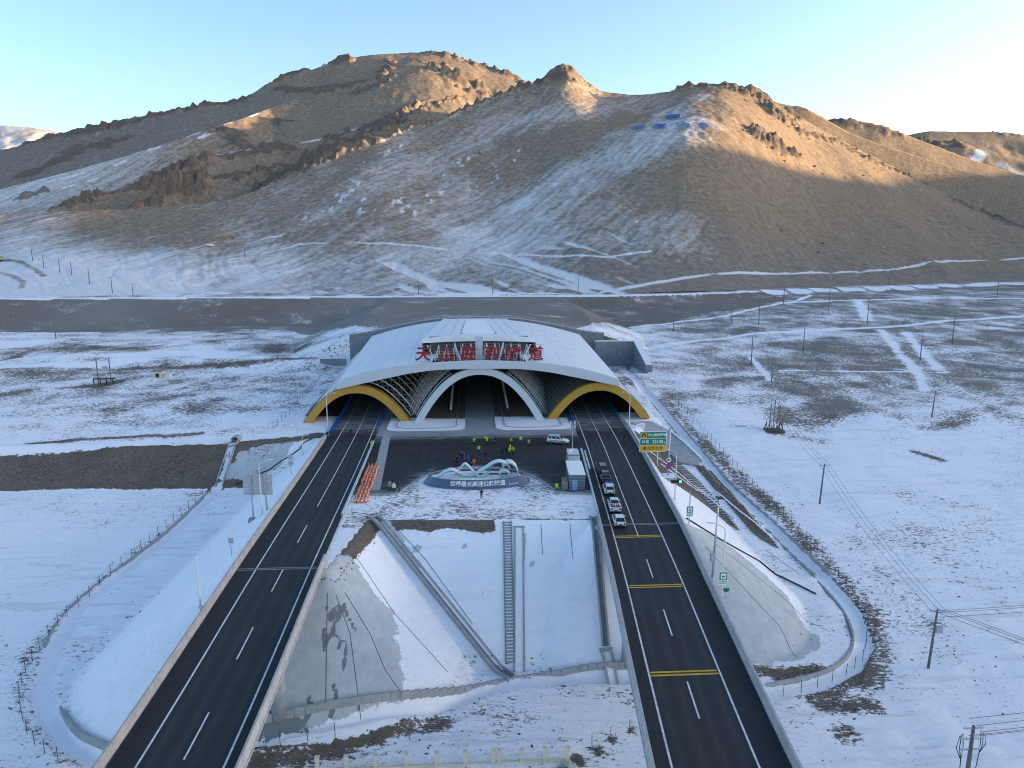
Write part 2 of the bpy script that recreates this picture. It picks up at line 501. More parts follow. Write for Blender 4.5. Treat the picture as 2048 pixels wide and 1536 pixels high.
def base_h(x, y):
    bl = np.interp(y, [-500, 60, 95, 125, 150.5, 160.5, 235, 262, 330, 420], [-15, -14, -13.3, -9.8, -7.4, -0.1, 1.4, 2.6, 3.0, 6.0])
    br = np.interp(y, [-500, 60, 95, 140, 190, 260, 330, 430, 560], [-15, -14, -13.3, -6.6, -0.6, 3, 7, 15, 17])
    t = sstep(-25, 25, x)
    return lerp(bl, br, t)

def height(x, y, rough=True):
    x = np.asarray(x, float); y = np.asarray(y, float)
    z = base_h(x, y)
    if rough:
        z = z + 0.55 * fbm(x / 22, y / 22, 3, 5) + 0.22 * fbm(x / 4.0, y / 4.0, 3, 9)
        z = z + np.where(y > 170, 1.0, 0) * 0.9 * fbm(x / 40, y / 30, 3, 15)
    # low snowy bank left of the portal
    d = poly_dist(x, y, [(-150, 268), (-95, 262), (-58, 258)])
    z = z + 2.2 * sstep(10, 0, d) * (x < 0)
    # railway bench
    yr = np.interp(x, RAIL_X, RAIL_Y)
    e = yr - y
    zr = np.where(e > 0, 17.5 - np.maximum(0, e - 5) / 1.6, 17.5 + np.minimum(-e, 60) * 0.06)
    if rough: zr = zr + 0.3 * fbm(x / 9, y / 9, 3, 21) * (e > 6)
    z = np.maximum(z, zr)
    # hillside retained behind the portal
    wx = np.interp(x, [p[0] for p in WALL_TOP], [p[1] - 0.7 for p in WALL_TOP])
    top = lerp(wx, 17.2, sstep(262, 320, y))
    side = np.maximum(0, np.maximum(-44 - x, x - 49))
    zm = top - side / 2.4
    zm = np.where(y > WALL_Y + 0.1, zm, -50)
    z = np.maximum(z, zm)
    # sunken floor of the portal platform and fill slopes
    dp = poly_dist(x, y, PLAT, True); ins = inside(x, y, PLAT)
    zf = np.where(ins, -0.16, -0.16 - np.maximum(0, dp - 0.4) / 1.5)
    z = np.where(ins, zf, np.where(y < 178, np.maximum(z, zf), np.maximum(z, np.minimum(zf, z + 3))))
    for pts, hw, dp_ in DITCH:
        d = poly_dist(x, y, pts)
        z = z - dp_ * sstep(hw + 0.35, hw - 0.15, d)
    # rebate behind the right wing wall
    wing = (x > 47.4) & (x < 60.5) & (y > 236) & (y < 258)
    z = np.where(wing, 1.2, z)
    return z

def hz(x, y): return float(height(np.array([x]), np.array([y]))[0])

def gp(px, py):
    """where a sight line meets the ground"""
    d = ray(px, py); d = d / d[1]
    Y = np.linspace(40, 640, 2401)
    X = d[0] * Y; Z = CAM_H + d[2] * Y
    below = np.nonzero(height(X, Y) >= Z)[0]
    i = below[0] if len(below) else len(Y) - 1
    return Vector((X[i], Y[i], float(height(X[i:i+1], Y[i:i+1])[0])))

# ================================================================== GROUND
def axis(parts):
    out = []
    for a, b_, st in parts: out += list(np.arange(a, b_ - 1e-6, st))
    return np.array(out + [parts[-1][1]])
gx = axis([(-4000, -700, 300), (-700, -320, 14), (-320, -140, 2.4), (-140, -70, 0.9), (-70, 72, 0.45), (72, 150, 0.9), (150, 340, 2.4), (340, 800, 14), (800, 4000, 300)])
gy = axis([(-600, 20, 40), (20, 62, 1.2), (62, 128, 0.45), (128, 190, 0.7), (190, 290, 1.0), (290, 440, 1.4), (440, 700, 9), (700, 5000, 300)])
GX, GY = np.meshgrid(gx, gy)
fx, fy = GX.ravel(), GY.ravel()
fz = height(fx, fy)
bare = np.full(fx.shape, 0.205) + 0.10 * fbm(fx / 30, fy / 30, 2, 301); conc = np.zeros_like(bare); clean = np.zeros_like(bare)
grey = np.zeros_like(bare); wet = np.zeros_like(bare); gravel = np.zeros_like(bare)

def zone(arr, pts, width, val, soft=1.0, mode='max'):
    P = [gp(*p) for p in pts]
    xs = [p[0] for p in P]; ys = [p[1] for p in P]; pad = width * (1 + soft)
    sel = np.nonzero((fx > min(xs) - pad) & (fx < max(xs) + pad) & (fy > min(ys) - pad) & (fy < max(ys) + pad))[0]
    if len(P) == 1: P = P * 2
    d = poly_dist(fx[sel], fy[sel], P)
    d = d + width * 0.5 * fbm(fx[sel] / (width * 1.5 + 1), fy[sel] / (width * 1.5 + 1), 3, 77)
    v = val * sstep(width * (1 + soft), width * max(0.0, 1 - soft), d)
    if mode == 'max': arr[sel] = np.maximum(arr[sel], v)
    elif mode == 'add': arr[sel] += v
    else: arr[sel] = np.minimum(arr[sel], 1 - v)

# slope-based earth: banks and the railway bench
dzdy = (np.gradient(fz.reshape(GX.shape), gy, axis=0)).ravel()
dzdx = (np.gradient(fz.reshape(GX.shape), gx, axis=1)).ravel()
slope = np.hypot(dzdx, dzdy)
far_ = np.where(fx < 0, 0.36, 0.33 + 0.10 * sstep(50, 110, fx)) + 0.12 * fbm(fx / 40, fy / 25, 2, 302)
bare = lerp(bare, far_, sstep(158, 205, fy + 22 * fbm(fx / 35, fy / 35, 3, 303)))
bare = np.where((fx < -46) & (fy > 149) & (fy < 161), (0.66 + 0.22 * fbm(fx / 9, fy / 5, 3, 511)) * sstep(0.40, 0.62, slope) + 0.1, bare)
yr = np.interp(fx, RAIL_X, RAIL_Y)
bench = (fy > 290) & (slope > 0.30) & (yr - fy > 4) & (yr - fy < 40)
bench = bench & (fx < -30)
bare = np.where(bench, 0.58 + 0.18 * fbm(fx / 14, fy / 5, 3, 403), bare); grey = np.where(bench, 0.75, grey)
plateau = (fy > 263) & (fx > -60) & (fx < 66) & (yr - fy > 4)
bl_ = [gp(*p) for p in [(-200, 668), (0, 665), (150, 664), (300, 660), (420, 661), (560, 656), (680, 655), (735, 655), (760, 650)]]
br_ = [gp(*p) for p in [(1170, 652), (1260, 655), (1350, 640), (1450, 622), (1520, 610), (1570, 600)]]
bp_ = [(p.x, p.y) for p in bl_] + [(-30, 262.5), (34, 262.5)] + [(p.x, p.y) for p in br_]
bpoly = bp_ + [(bp_[-1][0] + 5, 520), (-400, 520)]
jx = fx + 3 * fbm(fx / 12, fy / 12, 3, 401); jy = fy + 4 * fbm(fx / 12, fy / 12, 3, 402)
bi = inside(jx, jy, bpoly) & (yr - fy > 4) & (fy > 262)
bare = np.where(bi, 0.58 + 0.18 * fbm(fx / 14, fy / 5, 3, 403), bare); grey = np.where(bi, 0.75 + 0.4 * fbm(fx / 50, fy / 30, 2, 404), grey)
crest = np.abs(yr - fy - 2.0) < 3.2
clean = np.where(crest, 1.0, clean); bare = np.where(crest, 0, bare)
bare = np.where((fx > 95) & (fy > 230) & (yr - fy > 3), np.maximum(bare, (0.36 + 0.22 * fbm(fx / 22, fy / 9, 3, 405)) * sstep(95, 160, fx)), bare)
grey = np.where((fx > 60) & (fy > 185), 0.42, grey)
rb_ = (fx > 60) & (yr - fy > 4) & (yr - fy < 46) & (fy > 300)
bare = np.where(rb_, np.maximum(bare, 0.46 + 0.16 * fbm(fx / 16, fy / 6, 3, 407)), bare)
# fill slopes: smooth drifted snow
dpl = poly_dist(fx, fy, PLAT, True); inp = inside(fx, fy, PLAT)
fill = (~inp) & (fy < 178) & (fz > base_h(fx, fy) + 0.9) & (dpl < 24)
clean = np.where(fill, 0.9, clean); bare = np.where(fill, 0.0, bare)
jt = 0.7 * fbm(fx / 2.5, fy / 2.5, 3, 501)
lip = np.where(fill | inp, 1.0, 0.0) * sstep(114.2, 113.0, fy) * sstep(-24, -22, fx + jt) * sstep(4.2, 2.6, fx + jt) * sstep(2.7, 1.5, dpl + jt) * np.where(inp, sstep(0.6, 0.0, dpl), 1.0)
bare = np.maximum(bare, 0.78 * lip); clean = clean * (1 - lip)
# platform: trampled snow
clean = np.where(inp, 0.0, clean); bare = np.where(inp & (fy > 108) & (fy < 140) & (fx < 24) & (fx > -21), 0.30 + 0.10 * fbm(fx / 6, fy / 6, 2, 502), np.where(inp, 0.12, bare))
bare = np.where(inp & (fy > 187), 0.9, bare)

# earth strips and patches as surveyed on site
for pts, wd, val in [
        ([(470, 880), (440, 960), (380, 1030), (300, 1085), (220, 1150), (130, 1230), (60, 1310), (38, 1380), (45, 1440), (110, 1500), (190, 1540)], 2.2, 0.34),
        ([(1330, 800), (1400, 880), (1470, 950), (1560, 1030), (1640, 1110), (1700, 1180), (1745, 1240), (1760, 1300), (1720, 1360), (1640, 1400)], 3.0, 0.46),
        ([(1510, 1340), (1560, 1350), (1640, 1335)], 1.6, 0.62),
        ([(1660, 1415), (1730, 1410)], 2.2, 0.48), ([(1690, 1470)], 2.2, 0.44), ([(1600, 1440), (1640, 1520)], 4.0, 0.22),
        ([(60, 888), (160, 880), (330, 872), (400, 868)], 1.8, 0.62), ([(20, 790), (250, 800), (480, 812)], 9, 0.34), ([(120, 840), (380, 850)], 7, 0.30),
        ([(160, 740), (300, 736), (470, 728), (630, 716)], 3.2, 0.62), ([(640, 716), (655, 722)], 2.0, 0.9),
        ([(130, 776), (200, 772), (240, 762)], 4.2, 0.72), ([(320, 752), (345, 750)], 3, 0.7),
        ([(420, 664), (500, 668)], 1.6, 0.9), ([(470, 690), (640, 690)], 16, 0.33), ([(80, 690), (30, 715), (0, 722)], 2.4, 0.8),
        ([(150, 690), (230, 682)], 2.0, 0.7), ([(230, 700), (330, 690)], 1.6, 0.6),
        ([(1420, 770), (1500, 755), (1600, 765)], 7, 0.45), ([(1560, 770), (1640, 790), (1680, 810), (1600, 830)], 11, 0.54), ([(1700, 770), (1760, 765)], 9, 0.5),
        ([(1580, 690), (1700, 700), (1760, 740)], 18, 0.48), ([(1640, 640), (1800, 650), (1980, 640)], 16, 0.42), ([(1800, 700), (1960, 680)], 14, 0.40),
        ([(1860, 855), (1900, 850), (1990, 815), (2040, 805)], 4.5, 0.42), ([(1830, 905), (1885, 922)], 1.3, 0.7), ([(1480, 850), (1545, 862), (1640, 880)], 4.5, 0.36),
        ([(1300, 760), (1340, 790), (1370, 820)], 5.0, 0.40), ([(1255, 745), (1262, 690)], 1.2, 0.6), ([(1212, 676), (1245, 682)], 2.2, 0.9), ([(1255, 765), (1290, 788)], 1.4, 0.9),
        ([(630, 1490), (720, 1478), (800, 1462), (880, 1448)], 1.6, 0.66), ([(880, 1445), (960, 1425)], 2.0, 0.36), ([(520, 1515), (600, 1510)], 2.8, 0.62),
        ([(1130, 1385), (1260, 1400)], 3.0, 0.30), ([(1195, 1500)], 1.0, 0.5), ([(1225, 1480)], 1.0, 0.5), ([(1262, 1462)], 1.2, 0.5), ([(1155, 1520)], 1.3, 0.55),
        ([(975, 1005), (985, 1030), (960, 1040)], 2.0, 0.33), ([(1050, 1040), (1180, 1040)], 0.6, 0.6),
        ([(1215, 1180), (1230, 1240)], 1.2, 0.5), ([(1235, 1290), (1225, 1310)], 1.2, 0.6)]:
    zone(bare, pts, wd, min(val, 0.52))
for pts, wd, val in [([(1130, 1385), (1260, 1400)], 3.0, 0)]: pass
# clean lanes of snow: tracks and drifts
for pts, wd in [([(0, 900), (200, 890), (470, 878), (640, 860)], 1.3), ([(250, 712), (400, 705), (450, 712)], 6), ([(0, 690), (60, 685)], 8),
                ([(0, 735), (200, 730), (520, 715)], 2.0), ([(1260, 655), (1450, 632), (1600, 600), (1625, 590)], 2.2), ([(1240, 680), (1500, 668), (1750, 655), (2048, 632)], 2.6),
                ([(1560, 606), (1800, 598), (2048, 598)], 3.0), ([(1760, 660), (1830, 740), (1850, 780)], 2.6), ([(1810, 665), (1880, 740)], 2.4), ([(1715, 600), (1735, 640)], 4.0),
                ([(1500, 715), (1540, 760)], 1.6), ([(1560, 742), (1900, 745)], 1.0), ([(1250, 700), (1330, 720)], 6)]:
    tr_ = pts[0][0] > 1200
    zone(clean, pts, wd * (0.6 if tr_ else 1.0), 0.5 if tr_ else 0.85, 0.9)
    zone(bare, pts, wd * (0.6 if tr_ else 1.0), 0.8 if tr_ else 0.95, 0.9, 'min')
zone(clean, [(480, 892), (560, 882), (628, 872)], 2.6, 1.0, 0.6, 'min'); zone(bare, [(480, 892), (560, 884), (630, 872)], 2.4, 0.8, 0.5)
# exposed concrete on the cone aprons
def cone_zone(arr, poly, val):
    P = [gp(*p) for p in poly]
    q = [(p.x, p.y) for p in P]
    sel = np.nonzero((fx > min(a for a, _ in q) - 4) & (fx < max(a for a, _ in q) + 4) & (fy > min(b for _, b in q) - 4) & (fy < max(b for _, b in q) + 4))[0]
    d = poly_dist(fx[sel], fy[sel], q, True); i_ = inside(fx[sel], fy[sel], q)
    arr[sel] = np.maximum(arr[sel], val * np.where(i_, 0.5 + np.minimum(d / 4.0, 0.5), np.maximum(0, 0.5 - d / 4.0)))
cone_zone(conc, [(660, 1115), (705, 1118), (745, 1180), (790, 1230), (800, 1330), (808, 1405), (690, 1442), (560, 1475), (470, 1480), (560, 1250)], 1.0)
cone_zone(conc, [(1365, 1052), (1420, 1068), (1470, 1100), (1530, 1150), (1580, 1200), (1600, 1240), (1650, 1285), (1590, 1325), (1500, 1330), (1400, 1325), (1300, 1250)], 1.0)
cone_zone(conc, [(475, 905), (600, 880), (560, 935), (520, 965), (440, 970)], 0.9)
cone_zone(conc, [(1270, 850), (1330, 858), (1390, 910), (1400, 935), (1360, 925), (1310, 890)], 1.0)
for q in ([(652, 1215), (660, 1240), (655, 1285)], [(664, 1220), (668, 1270)], [(687, 1212), (694, 1235)], [(700, 1240), (710, 1262)], [(678, 1212), (678, 1240)], [(676, 1275), (678, 1300)], [(690, 1285), (692, 1310)], [(648, 1260), (650, 1300)], [(688, 1330), (689, 1345)], [(668, 1375), (672, 1400), (660, 1440)], [(716, 1420), (720, 1440)], [(618, 1395), (622, 1420), (610, 1445)]):
    zone(wet, q, 0.32, 0.9, 1.0)
zone(wet, [(520, 1480), (570, 1470)], 3.0, 0.8)
for px, py in ((1064, 1130), (930, 1095), (835, 1100), (1190, 1060)): zone(conc, [(px, py)], 0.8, 0.75)
zone(conc, [(1047, 1070), (1045, 1120)], 0.5, 0.8); zone(conc, [(770, 1045), (790, 1075), (830, 1130)], 0.9, 0.72)
for pts, hw, _d in DITCH:
    dd = poly_dist(fx, fy, pts) < hw
    clean = np.where(dd, 1.0, clean); bare = np.where(dd, 0.0, bare)
conc = np.where(fill, np.maximum(conc, 0.33 + 0.10 * fbm(fx / 12, fy / 12, 2, 601)), conc)
conc = np.where(inp, 0, conc)
ground = np_mesh('ground', np.stack([fx, fy, fz], 1), grid_faces(len(gy), len(gx)), M_GROUND,
                 {'mask': np.stack([bare, conc, clean], 1), 'mask2': np.stack([grey, wet, gravel], 1)})
tag(ground, kind='structure')

# ================================================================== HILLS
def resample(pts, xs):
    px = [p[0] for p in pts]
    return [np.interp(xs, px, [p[k] for p in pts]) for k in range(1, len(pts[0]))]

def curve_resample(pts, xs):
    """monotone-ish cubic through the surveyed points"""
    px = np.array([p[0] for p in pts], float); out = []
    for k in range(1, len(pts[0])):
        v = np.array([p[k] for p in pts], float)
        d = np.diff(v) / np.diff(px); m = np.zeros(len(v)); m[0], m[-1] = d[0], d[-1]
        for i in range(1, len(v) - 1): m[i] = 0 if d[i - 1] * d[i] <= 0 else 2 * d[i - 1] * d[i] / (d[i - 1] + d[i])
        i = np.clip(np.searchsorted(px, xs) - 1, 0, len(px) - 2); h = px[i + 1] - px[i]; t = (xs - px[i]) / h
        out.append((2 * t**3 - 3 * t**2 + 1) * v[i] + (t**3 - 2 * t**2 + t) * h * m[i] + (-2 * t**3 + 3 * t**2) * v[i + 1] + (t**3 - t**2) * h * m[i + 1])
    return out

class Hill:
    def __init__(self, name, crest, foot, cols, rows, power=1.1, bulges=(), rough=5.0, seed=1, back=0.5, back_rows=None, fine=0.6):
        self.name = name
        c0, c1 = max(crest[0][0], foot[0][0]), min(crest[-1][0], foot[-1][0])
        xs = np.linspace(c0, c1, cols)
        cy, cY = curve_resample(crest, xs)
        fz_, fY = resample(foot, xs)
        D = _f[None] + _r[None] * ((xs - 1024) / FPX)[:, None] - _u[None] * ((cy - 768) / FPX)[:, None]
        C = _c[None] + D * (cY / D[:, 1])[:, None]
        Fx = C[:, 0] * (fY / cY); Fp = np.stack([Fx, fY, fz_], 1)
        br = back_rows or max(8, rows // 4)
        s = np.concatenate([np.linspace(0, 1, rows), 1 + np.linspace(0, back, br + 1)[1:]])
        s2 = s[:, None]
        sc = np.minimum(s2, 1)
        Z = Fp[None, :, 2] + (C[None, :, 2] - Fp[None, :, 2]) * np.where(s2 <= 1, sc ** power, 1 - (s2 - 1) * 1.0 - 0.0)
        X = Fp[None, :, 0] + (C[None, :, 0] - Fp[None, :, 0]) * s2
        Y = Fp[None, :, 1] + (C[None, :, 1] - Fp[None, :, 1]) * s2
        for bx, bw, bs, bsw, A in bulges:
            Z = Z + A * np.exp(-((xs[None] - bx) / bw) ** 2) * np.exp(-((s2 - bs) / bsw) ** 2) * np.clip((1 - s2) * 5, 0, 1)
        env = np.clip(s2 * 6, 0, 1) * np.clip(np.abs(1 - s2) * 4 + 0.12, 0, 1)
        Z = Z + rough * env * fbm(X / 120, Y / 120, 3, seed) + rough * 0.3 * env * fbm(X / 28, Y / 28, 3, seed + 3) + fine * fbm(X / 5, Y / 5, 3, seed + 5) * np.clip(s2 * 6, 0, 1)
        self.X, self.Y, self.Z, self.s, self.xs = X, Y, Z, s2 + 0 * X, xs[None] + 0 * X
        self.snow = np.zeros_like(X); self.rock = np.zeros_like(X); self.tint = np.zeros_like(X)
        self.reproject()
    def reproject(self):
        V = np.stack([self.X, self.Y, self.Z - CAM_H], -1); d = V @ _f
        self.px = 1024 + FPX * (V @ _r) / d; self.py = 768 - FPX * (V @ _u) / d
    def pick(self, px, py):
        """nearest surface point to a sight line, front side"""
        q = (self.px - px) ** 2 + (self.py - py) ** 2 + np.where(self.s > 1.03, 1e5, 0)
        i = np.unravel_index(np.argmin(q), q.shape)
        return np.array([self.X[i], self.Y[i], self.Z[i]])
    def dist(self, pts):
        P = [self.pick(*p) for p in pts]
        if len(P) == 1: P = P * 2
        d = np.full(self.X.shape, 1e12)
        for a, b_ in zip(P[:-1], P[1:]):
            v = b_ - a; L = v @ v + 1e-6
            t = np.clip(((self.X - a[0]) * v[0] + (self.Y - a[1]) * v[1] + (self.Z - a[2]) * v[2]) / L, 0, 1)
            d = np.minimum(d, (self.X - a[0] - t * v[0]) ** 2 + (self.Y - a[1] - t * v[1]) ** 2 + (self.Z - a[2] - t * v[2]) ** 2)
        return np.sqrt(d)
    def rocks(self, pts, rad, amp, seed=3, cell=16.0, core=0.3):
        rad = rad * 1.15
        d = self.dist(pts) + rad * 1.0 * fbm(self.X / (rad * 0.7), (self.Y + self.Z) / (rad * 0.7), 4, seed, 0.6)
        m = sstep(rad, rad * core, d)
        X_, Y_ = self.X, self.Y + self.Z * 0.7
        q = np.zeros_like(X_); am, cs = 1.0, cell * 1.25
        for i in range(3):                                  # billows: rounded blocks with sharp clefts
            q = q + am * np.abs(vnoise(X_ / cs + 0.4 * vnoise(Y_ / cs, X_ / cs, seed + 60), Y_ / cs, seed + 7 * i) * 2 - 1); am *= 0.5; cs *= 0.47
        q = q / 1.75
        self.Z = self.Z + m * amp * (1.15 * q - 0.12) * (1 - 0.25 * sstep(0.92, 0.99, self.s))
        self.rock = np.maximum(self.rock, m * (0.55 + 0.45 * q))
    def snowy(self, pts, rad, val, soft=0.6, wob=0.4):
        d = self.dist(pts) + rad * wob * fbm(self.X / (rad * 1.2 + 2), self.Y / (rad * 1.2 + 2), 3, 41)
        self.snow = np.maximum(self.snow, val * sstep(rad * (1 + soft), rad * max(0, 1 - soft), d))
    def build(self):
        a, b_ = self.X.shape
        V = np.stack([self.X.ravel(), self.Y.ravel(), self.Z.ravel()], 1)
        o = np_mesh(self.name, V, grid_faces(a, b_), M_HILL, {'mask': np.clip(np.stack([self.snow.ravel(), self.rock.ravel(), self.tint.ravel()], 1), 0, 1)})
        return tag(o, kind='structure')

# front hill
xs_ = [-420, 0, 600, 1230, 1600, 2048, 2600]
FH = Hill('front_hill',
    [(-500, 470, 640), (-200, 445, 640), (0, 428, 630), (250, 418, 620), (430, 404, 625), (500, 386, 640), (600, 342, 680), (700, 300, 720), (860, 244, 790), (960, 206, 830), (1040, 177, 860),
     (1072, 172, 865), (1100, 169, 870), (1130, 168, 872), (1152, 170, 872), (1174, 175, 871), (1205, 184, 870), (1270, 190, 860), (1340, 183, 850), (1380, 172, 850), (1440, 168, 850), (1500, 182, 850), (1560, 210, 850),
     (1640, 257, 850), (1750, 316, 850), (1850, 366, 840), (1950, 418, 820), (2048, 452, 800), (2300, 530, 760), (2600, 575, 740)],
    [(p[0], 17.0, q[1] + 4) for p, q in zip(RAIL_PX, RAIL)], 1150, 300, power=1.18,
    bulges=[(1390, 190, 0.55, 0.33, 24), (1000, 180, 0.5, 0.35, -9), (760, 130, 0.6, 0.3, 5), (1650, 100, 0.45, 0.3, -5)], rough=6, seed=4, back=0.35)
FH.Z += 20 * np.exp(-((FH.xs - 1127) / 38) ** 2) * sstep(0.80, 0.985, FH.s) * sstep(1.22, 1.03, FH.s)
FH.reproject()
gl_ = ridged(FH.xs / 46 + 1.6 * fbm(FH.X / 80, FH.Y / 80, 2, 61) + FH.s * 2.2, FH.s * 1.3, 3, 62)
FH.Z -= 0.8 * sstep(0.35, 0.95, gl_) * sstep(0.0, 0.15, FH.s) * sstep(0.92, 0.6, FH.s)
FH.tint = np.clip(0.40 * sstep(1480, 1150, FH.xs + 120 * fbm(FH.X / 70, FH.Y / 70, 3, 18)) * sstep(1.05, 0.6, FH.s) + 0.8 * sstep(0.36, 0.05, FH.s), 0, 1)  # grass greyed over the shaded left face: shade put into the colour
FH.snow = 0.16 + 0.30 * sstep(0.62, 0.2, FH.s) * sstep(1380, 1050, FH.xs) + 0.16 * (ridged(FH.X / 16 - FH.Y / 16, (FH.X + FH.Y) / 150, 2, 49) - 0.5) + 0.22 * fbm(FH.X / 55 + FH.Y / 90, FH.Y / 160 - FH.X / 200, 3, 48) + 0.46 * sstep(640, 120, FH.xs + 500 * (FH.s - 0.2)) - 0.20 * sstep(0.24, 0.16, FH.s) * sstep(430, 640, FH.xs)
FH.snow *= 1 - 0.85 * sstep(1250, 1480, FH.xs + 60 * fbm(FH.X / 60, FH.Y / 60, 2, 8))
FH.snowy([(760, 570), (900, 500), (1080, 400), (1240, 300), (1330, 250)], 40, 0.46, 1.0, 0.9)
FH.snowy([(880, 520), (980, 440), (1100, 370)], 16, 0.60, 1.0, 0.9)
FH.snowy([(560, 470), (700, 400), (860, 320), (1000, 250), (1250, 215)], 36, 0.36, 1.0, 0.9)
FH.snowy([(1060, 470), (1200, 480), (1330, 460)], 30, 0.32, 1.0, 0.9)
FH.snowy([(1245, 270), (1330, 240), (1400, 195)], 18, 0.42, 1.0, 0.9)
gul = sstep(0.70, 0.86, ridged(FH.X / 17 + FH.Y / 20, FH.Y / 120, 2, 71)) * sstep(0.25, 0.19, FH.s + 0.03 * fbm(FH.X / 30, FH.Y / 30, 2, 6)) * sstep(420, 560, FH.xs) * sstep(1330, 1230, FH.xs)
FH.snow = np.maximum(FH.snow, 0.85 * gul); FH.Z -= 1.0 * gul
pt_ = sstep(0.58, 0.78, fbm(FH.X / 6, FH.Y / 12, 4, 91, 0.62) * 0.5 + 0.5)
for pts, rd in [([(740, 410), (800, 385), (870, 350), (910, 325), (940, 315)], 16), ([(940, 390), (1000, 330), (1030, 300)], 14), ([(1030, 262), (1080, 242)], 8), ([(800, 285), (720, 335)], 9), ([(1225, 430), (1290, 441), (1360, 458)], 13), ([(600, 430), (660, 405), (700, 370)], 14), ([(820, 425), (880, 385)], 9)]:
    FH.snow = np.maximum(FH.snow, 0.92 * pt_ * sstep(rd * 1.3, rd * 0.5, FH.dist(pts)))
for pts, rd in [([(430, 522), (600, 487), (800, 489), (1000, 503), (1210, 515), (1300, 500)], 1.5), ([(1200, 584), (1350, 560), (1500, 545), (1760, 540), (1900, 520), (2048, 514)], 1.7), ([(60, 560), (300, 520), (420, 488), (560, 470)], 1.1),
                ([(1262, 262), (1300, 258), (1345, 254), (1385, 252)], 1.6)]:
    FH.snowy(pts, rd, 1.0, 0.5, 0.2)
FH.rocks([(1085, 164), (1110, 152), (1130, 146), (1150, 154), (1162, 164)], 26, 9, 5, 9, 0.2); FH.rocks([(1045, 178), (1080, 166)], 9, 12, 5, 11)
FH.rocks([(1035, 180), (960, 208), (900, 232)], 6.5, 11, 6, 8); FH.rocks([(860, 246), (800, 268), (740, 290), (700, 303), (640, 328), (590, 350), (520, 382)], 5.5, 10, 7, 8)
FH.rocks([(1370, 176), (1440, 170), (1500, 184)], 9, 9, 8, 12); FH.rocks([(1480, 180), (1520, 200), (1545, 225), (1580, 242)], 14, 15, 9, 12); FH.rocks([(1560, 215), (1600, 240)], 7, 10, 9, 10)
FH.rocks([(1520, 270), (1555, 290), (1595, 312)], 16, 13, 10, 11); FH.rocks([(1600, 265), (1680, 285), (1700, 295)], 6, 7, 11, 8); FH.rocks([(1700, 300), (1780, 335), (1860, 370)], 6, 6, 12, 8)
FH.rocks([(1910, 400), (1960, 425), (2030, 450), (2120, 480)], 9, 9, 13, 9)
FH.snowy([(-30, 522), (20, 528), (60, 545), (80, 562), (60, 580), (20, 590), (-30, 594)], 2.6, 1.0, 0.5, 0.2)
for pts_ in ([(-10, 516), (40, 523), (86, 550)], [(-10, 546), (25, 549), (48, 563), (42, 574)]):
    e_ = 0.7 * sstep(3.0, 1.0, FH.dist(pts_)); FH.snow *= 1 - 0.9 * e_; FH.tint = np.maximum(FH.tint, e_)
FH.build()

LOW = 20.0
def foot_of(pts): return pts
LH = Hill('left_mountain',
    [(-500, 350, 1150), (-200, 322, 1130), (0, 300, 1120), (100, 276, 1120), (180, 258, 1120), (300, 230, 1120), (400, 210, 1130), (480, 199, 1140), (540, 166, 1150), (610, 143, 1160), (690, 118, 1170), (760, 108, 1180), (840, 105, 1190),
     (900, 112, 1190), (960, 128, 1190), (1010, 145, 1180), (1060, 166, 1170), (1120, 180, 1160), (1250, 200, 1150), (1400, 230, 1150)],
    [(-500, LOW, 690), (1400, LOW + 30, 780)], 620, 170, power=1.05, bulges=[(850, 90, 0.85, 0.25, 16), (560, 70, 0.6, 0.3, 8)], rough=9, seed=24, back=0.3)
LH.tint = 0.30 + 0.5 * sstep(560, 380, LH.xs); LH.snow += 0.06
LH.rocks([(60, 285), (180, 262), (260, 245)], 22, 14, 31, 20); LH.rocks([(200, 262), (330, 232), (420, 212), (490, 200)], 14, 14, 32, 14); LH.rocks([(250, 280), (160, 300), (60, 350)], 20, 8, 33, 20)
LH.rocks([(540, 166), (570, 152), (605, 143)], 10, 14, 34, 12); LH.rocks([(650, 132), (690, 120), (660, 135)], 13, 15, 35, 14); LH.rocks([(560, 180), (640, 185), (720, 165)], 14, 9, 36, 16)
LH.rocks([(780, 125), (760, 170), (700, 190)], 13, 8, 37, 14); LH.rocks([(860, 108), (920, 116)], 10, 13, 38, 12); LH.rocks([(880, 140), (920, 160), (950, 175)], 24, 20, 39, 20); LH.rocks([(945, 128), (975, 135)], 11, 15, 40, 12)
LH.rocks([(1000, 145), (1050, 160)], 13, 12, 41, 12)
LH.snowy([(300, 228), (420, 207), (470, 197)], 3, 0.9); LH.snowy([(640, 130), (655, 128)], 3, 0.8)
LH.build()
S1 = Hill('left_spur', [(-500, 470, 820), (-200, 420, 830), (0, 378, 850), (200, 326, 890), (350, 281, 920), (480, 238, 985), (560, 208, 1060), (640, 176, 1125), (700, 190, 1165), (830, 300, 1210)],
          [(-500, LOW, 650), (0, LOW, 650), (830, LOW + 60, 860)], 420, 120, power=1.0, rough=8, seed=44, back=0.3)
S1.snow = 0.14 + 0.40 * sstep(500, 100, S1.xs) * sstep(0.3, 0.9, S1.s) + 0.5 * sstep(260, 0, S1.xs) * sstep(0.5, 0.0, S1.s)
S1.rocks([(440, 262), (470, 275), (490, 300)], 16, 9, 51, 16); S1.rocks([(560, 245), (620, 262)], 15, 8, 52, 16); S1.rocks([(90, 385), (40, 398)], 9, 6, 53, 12)
for q in [(95, 365), (120, 358), (150, 352), (230, 330), (300, 300), (380, 270), (400, 275), (440, 245), (500, 232), (130, 375), (180, 362), (30, 395)]: S1.snowy([q, (q[0] + 16, q[1] - 6)], 2.6, 0.95, 0.6, 0.8)
S1.build()
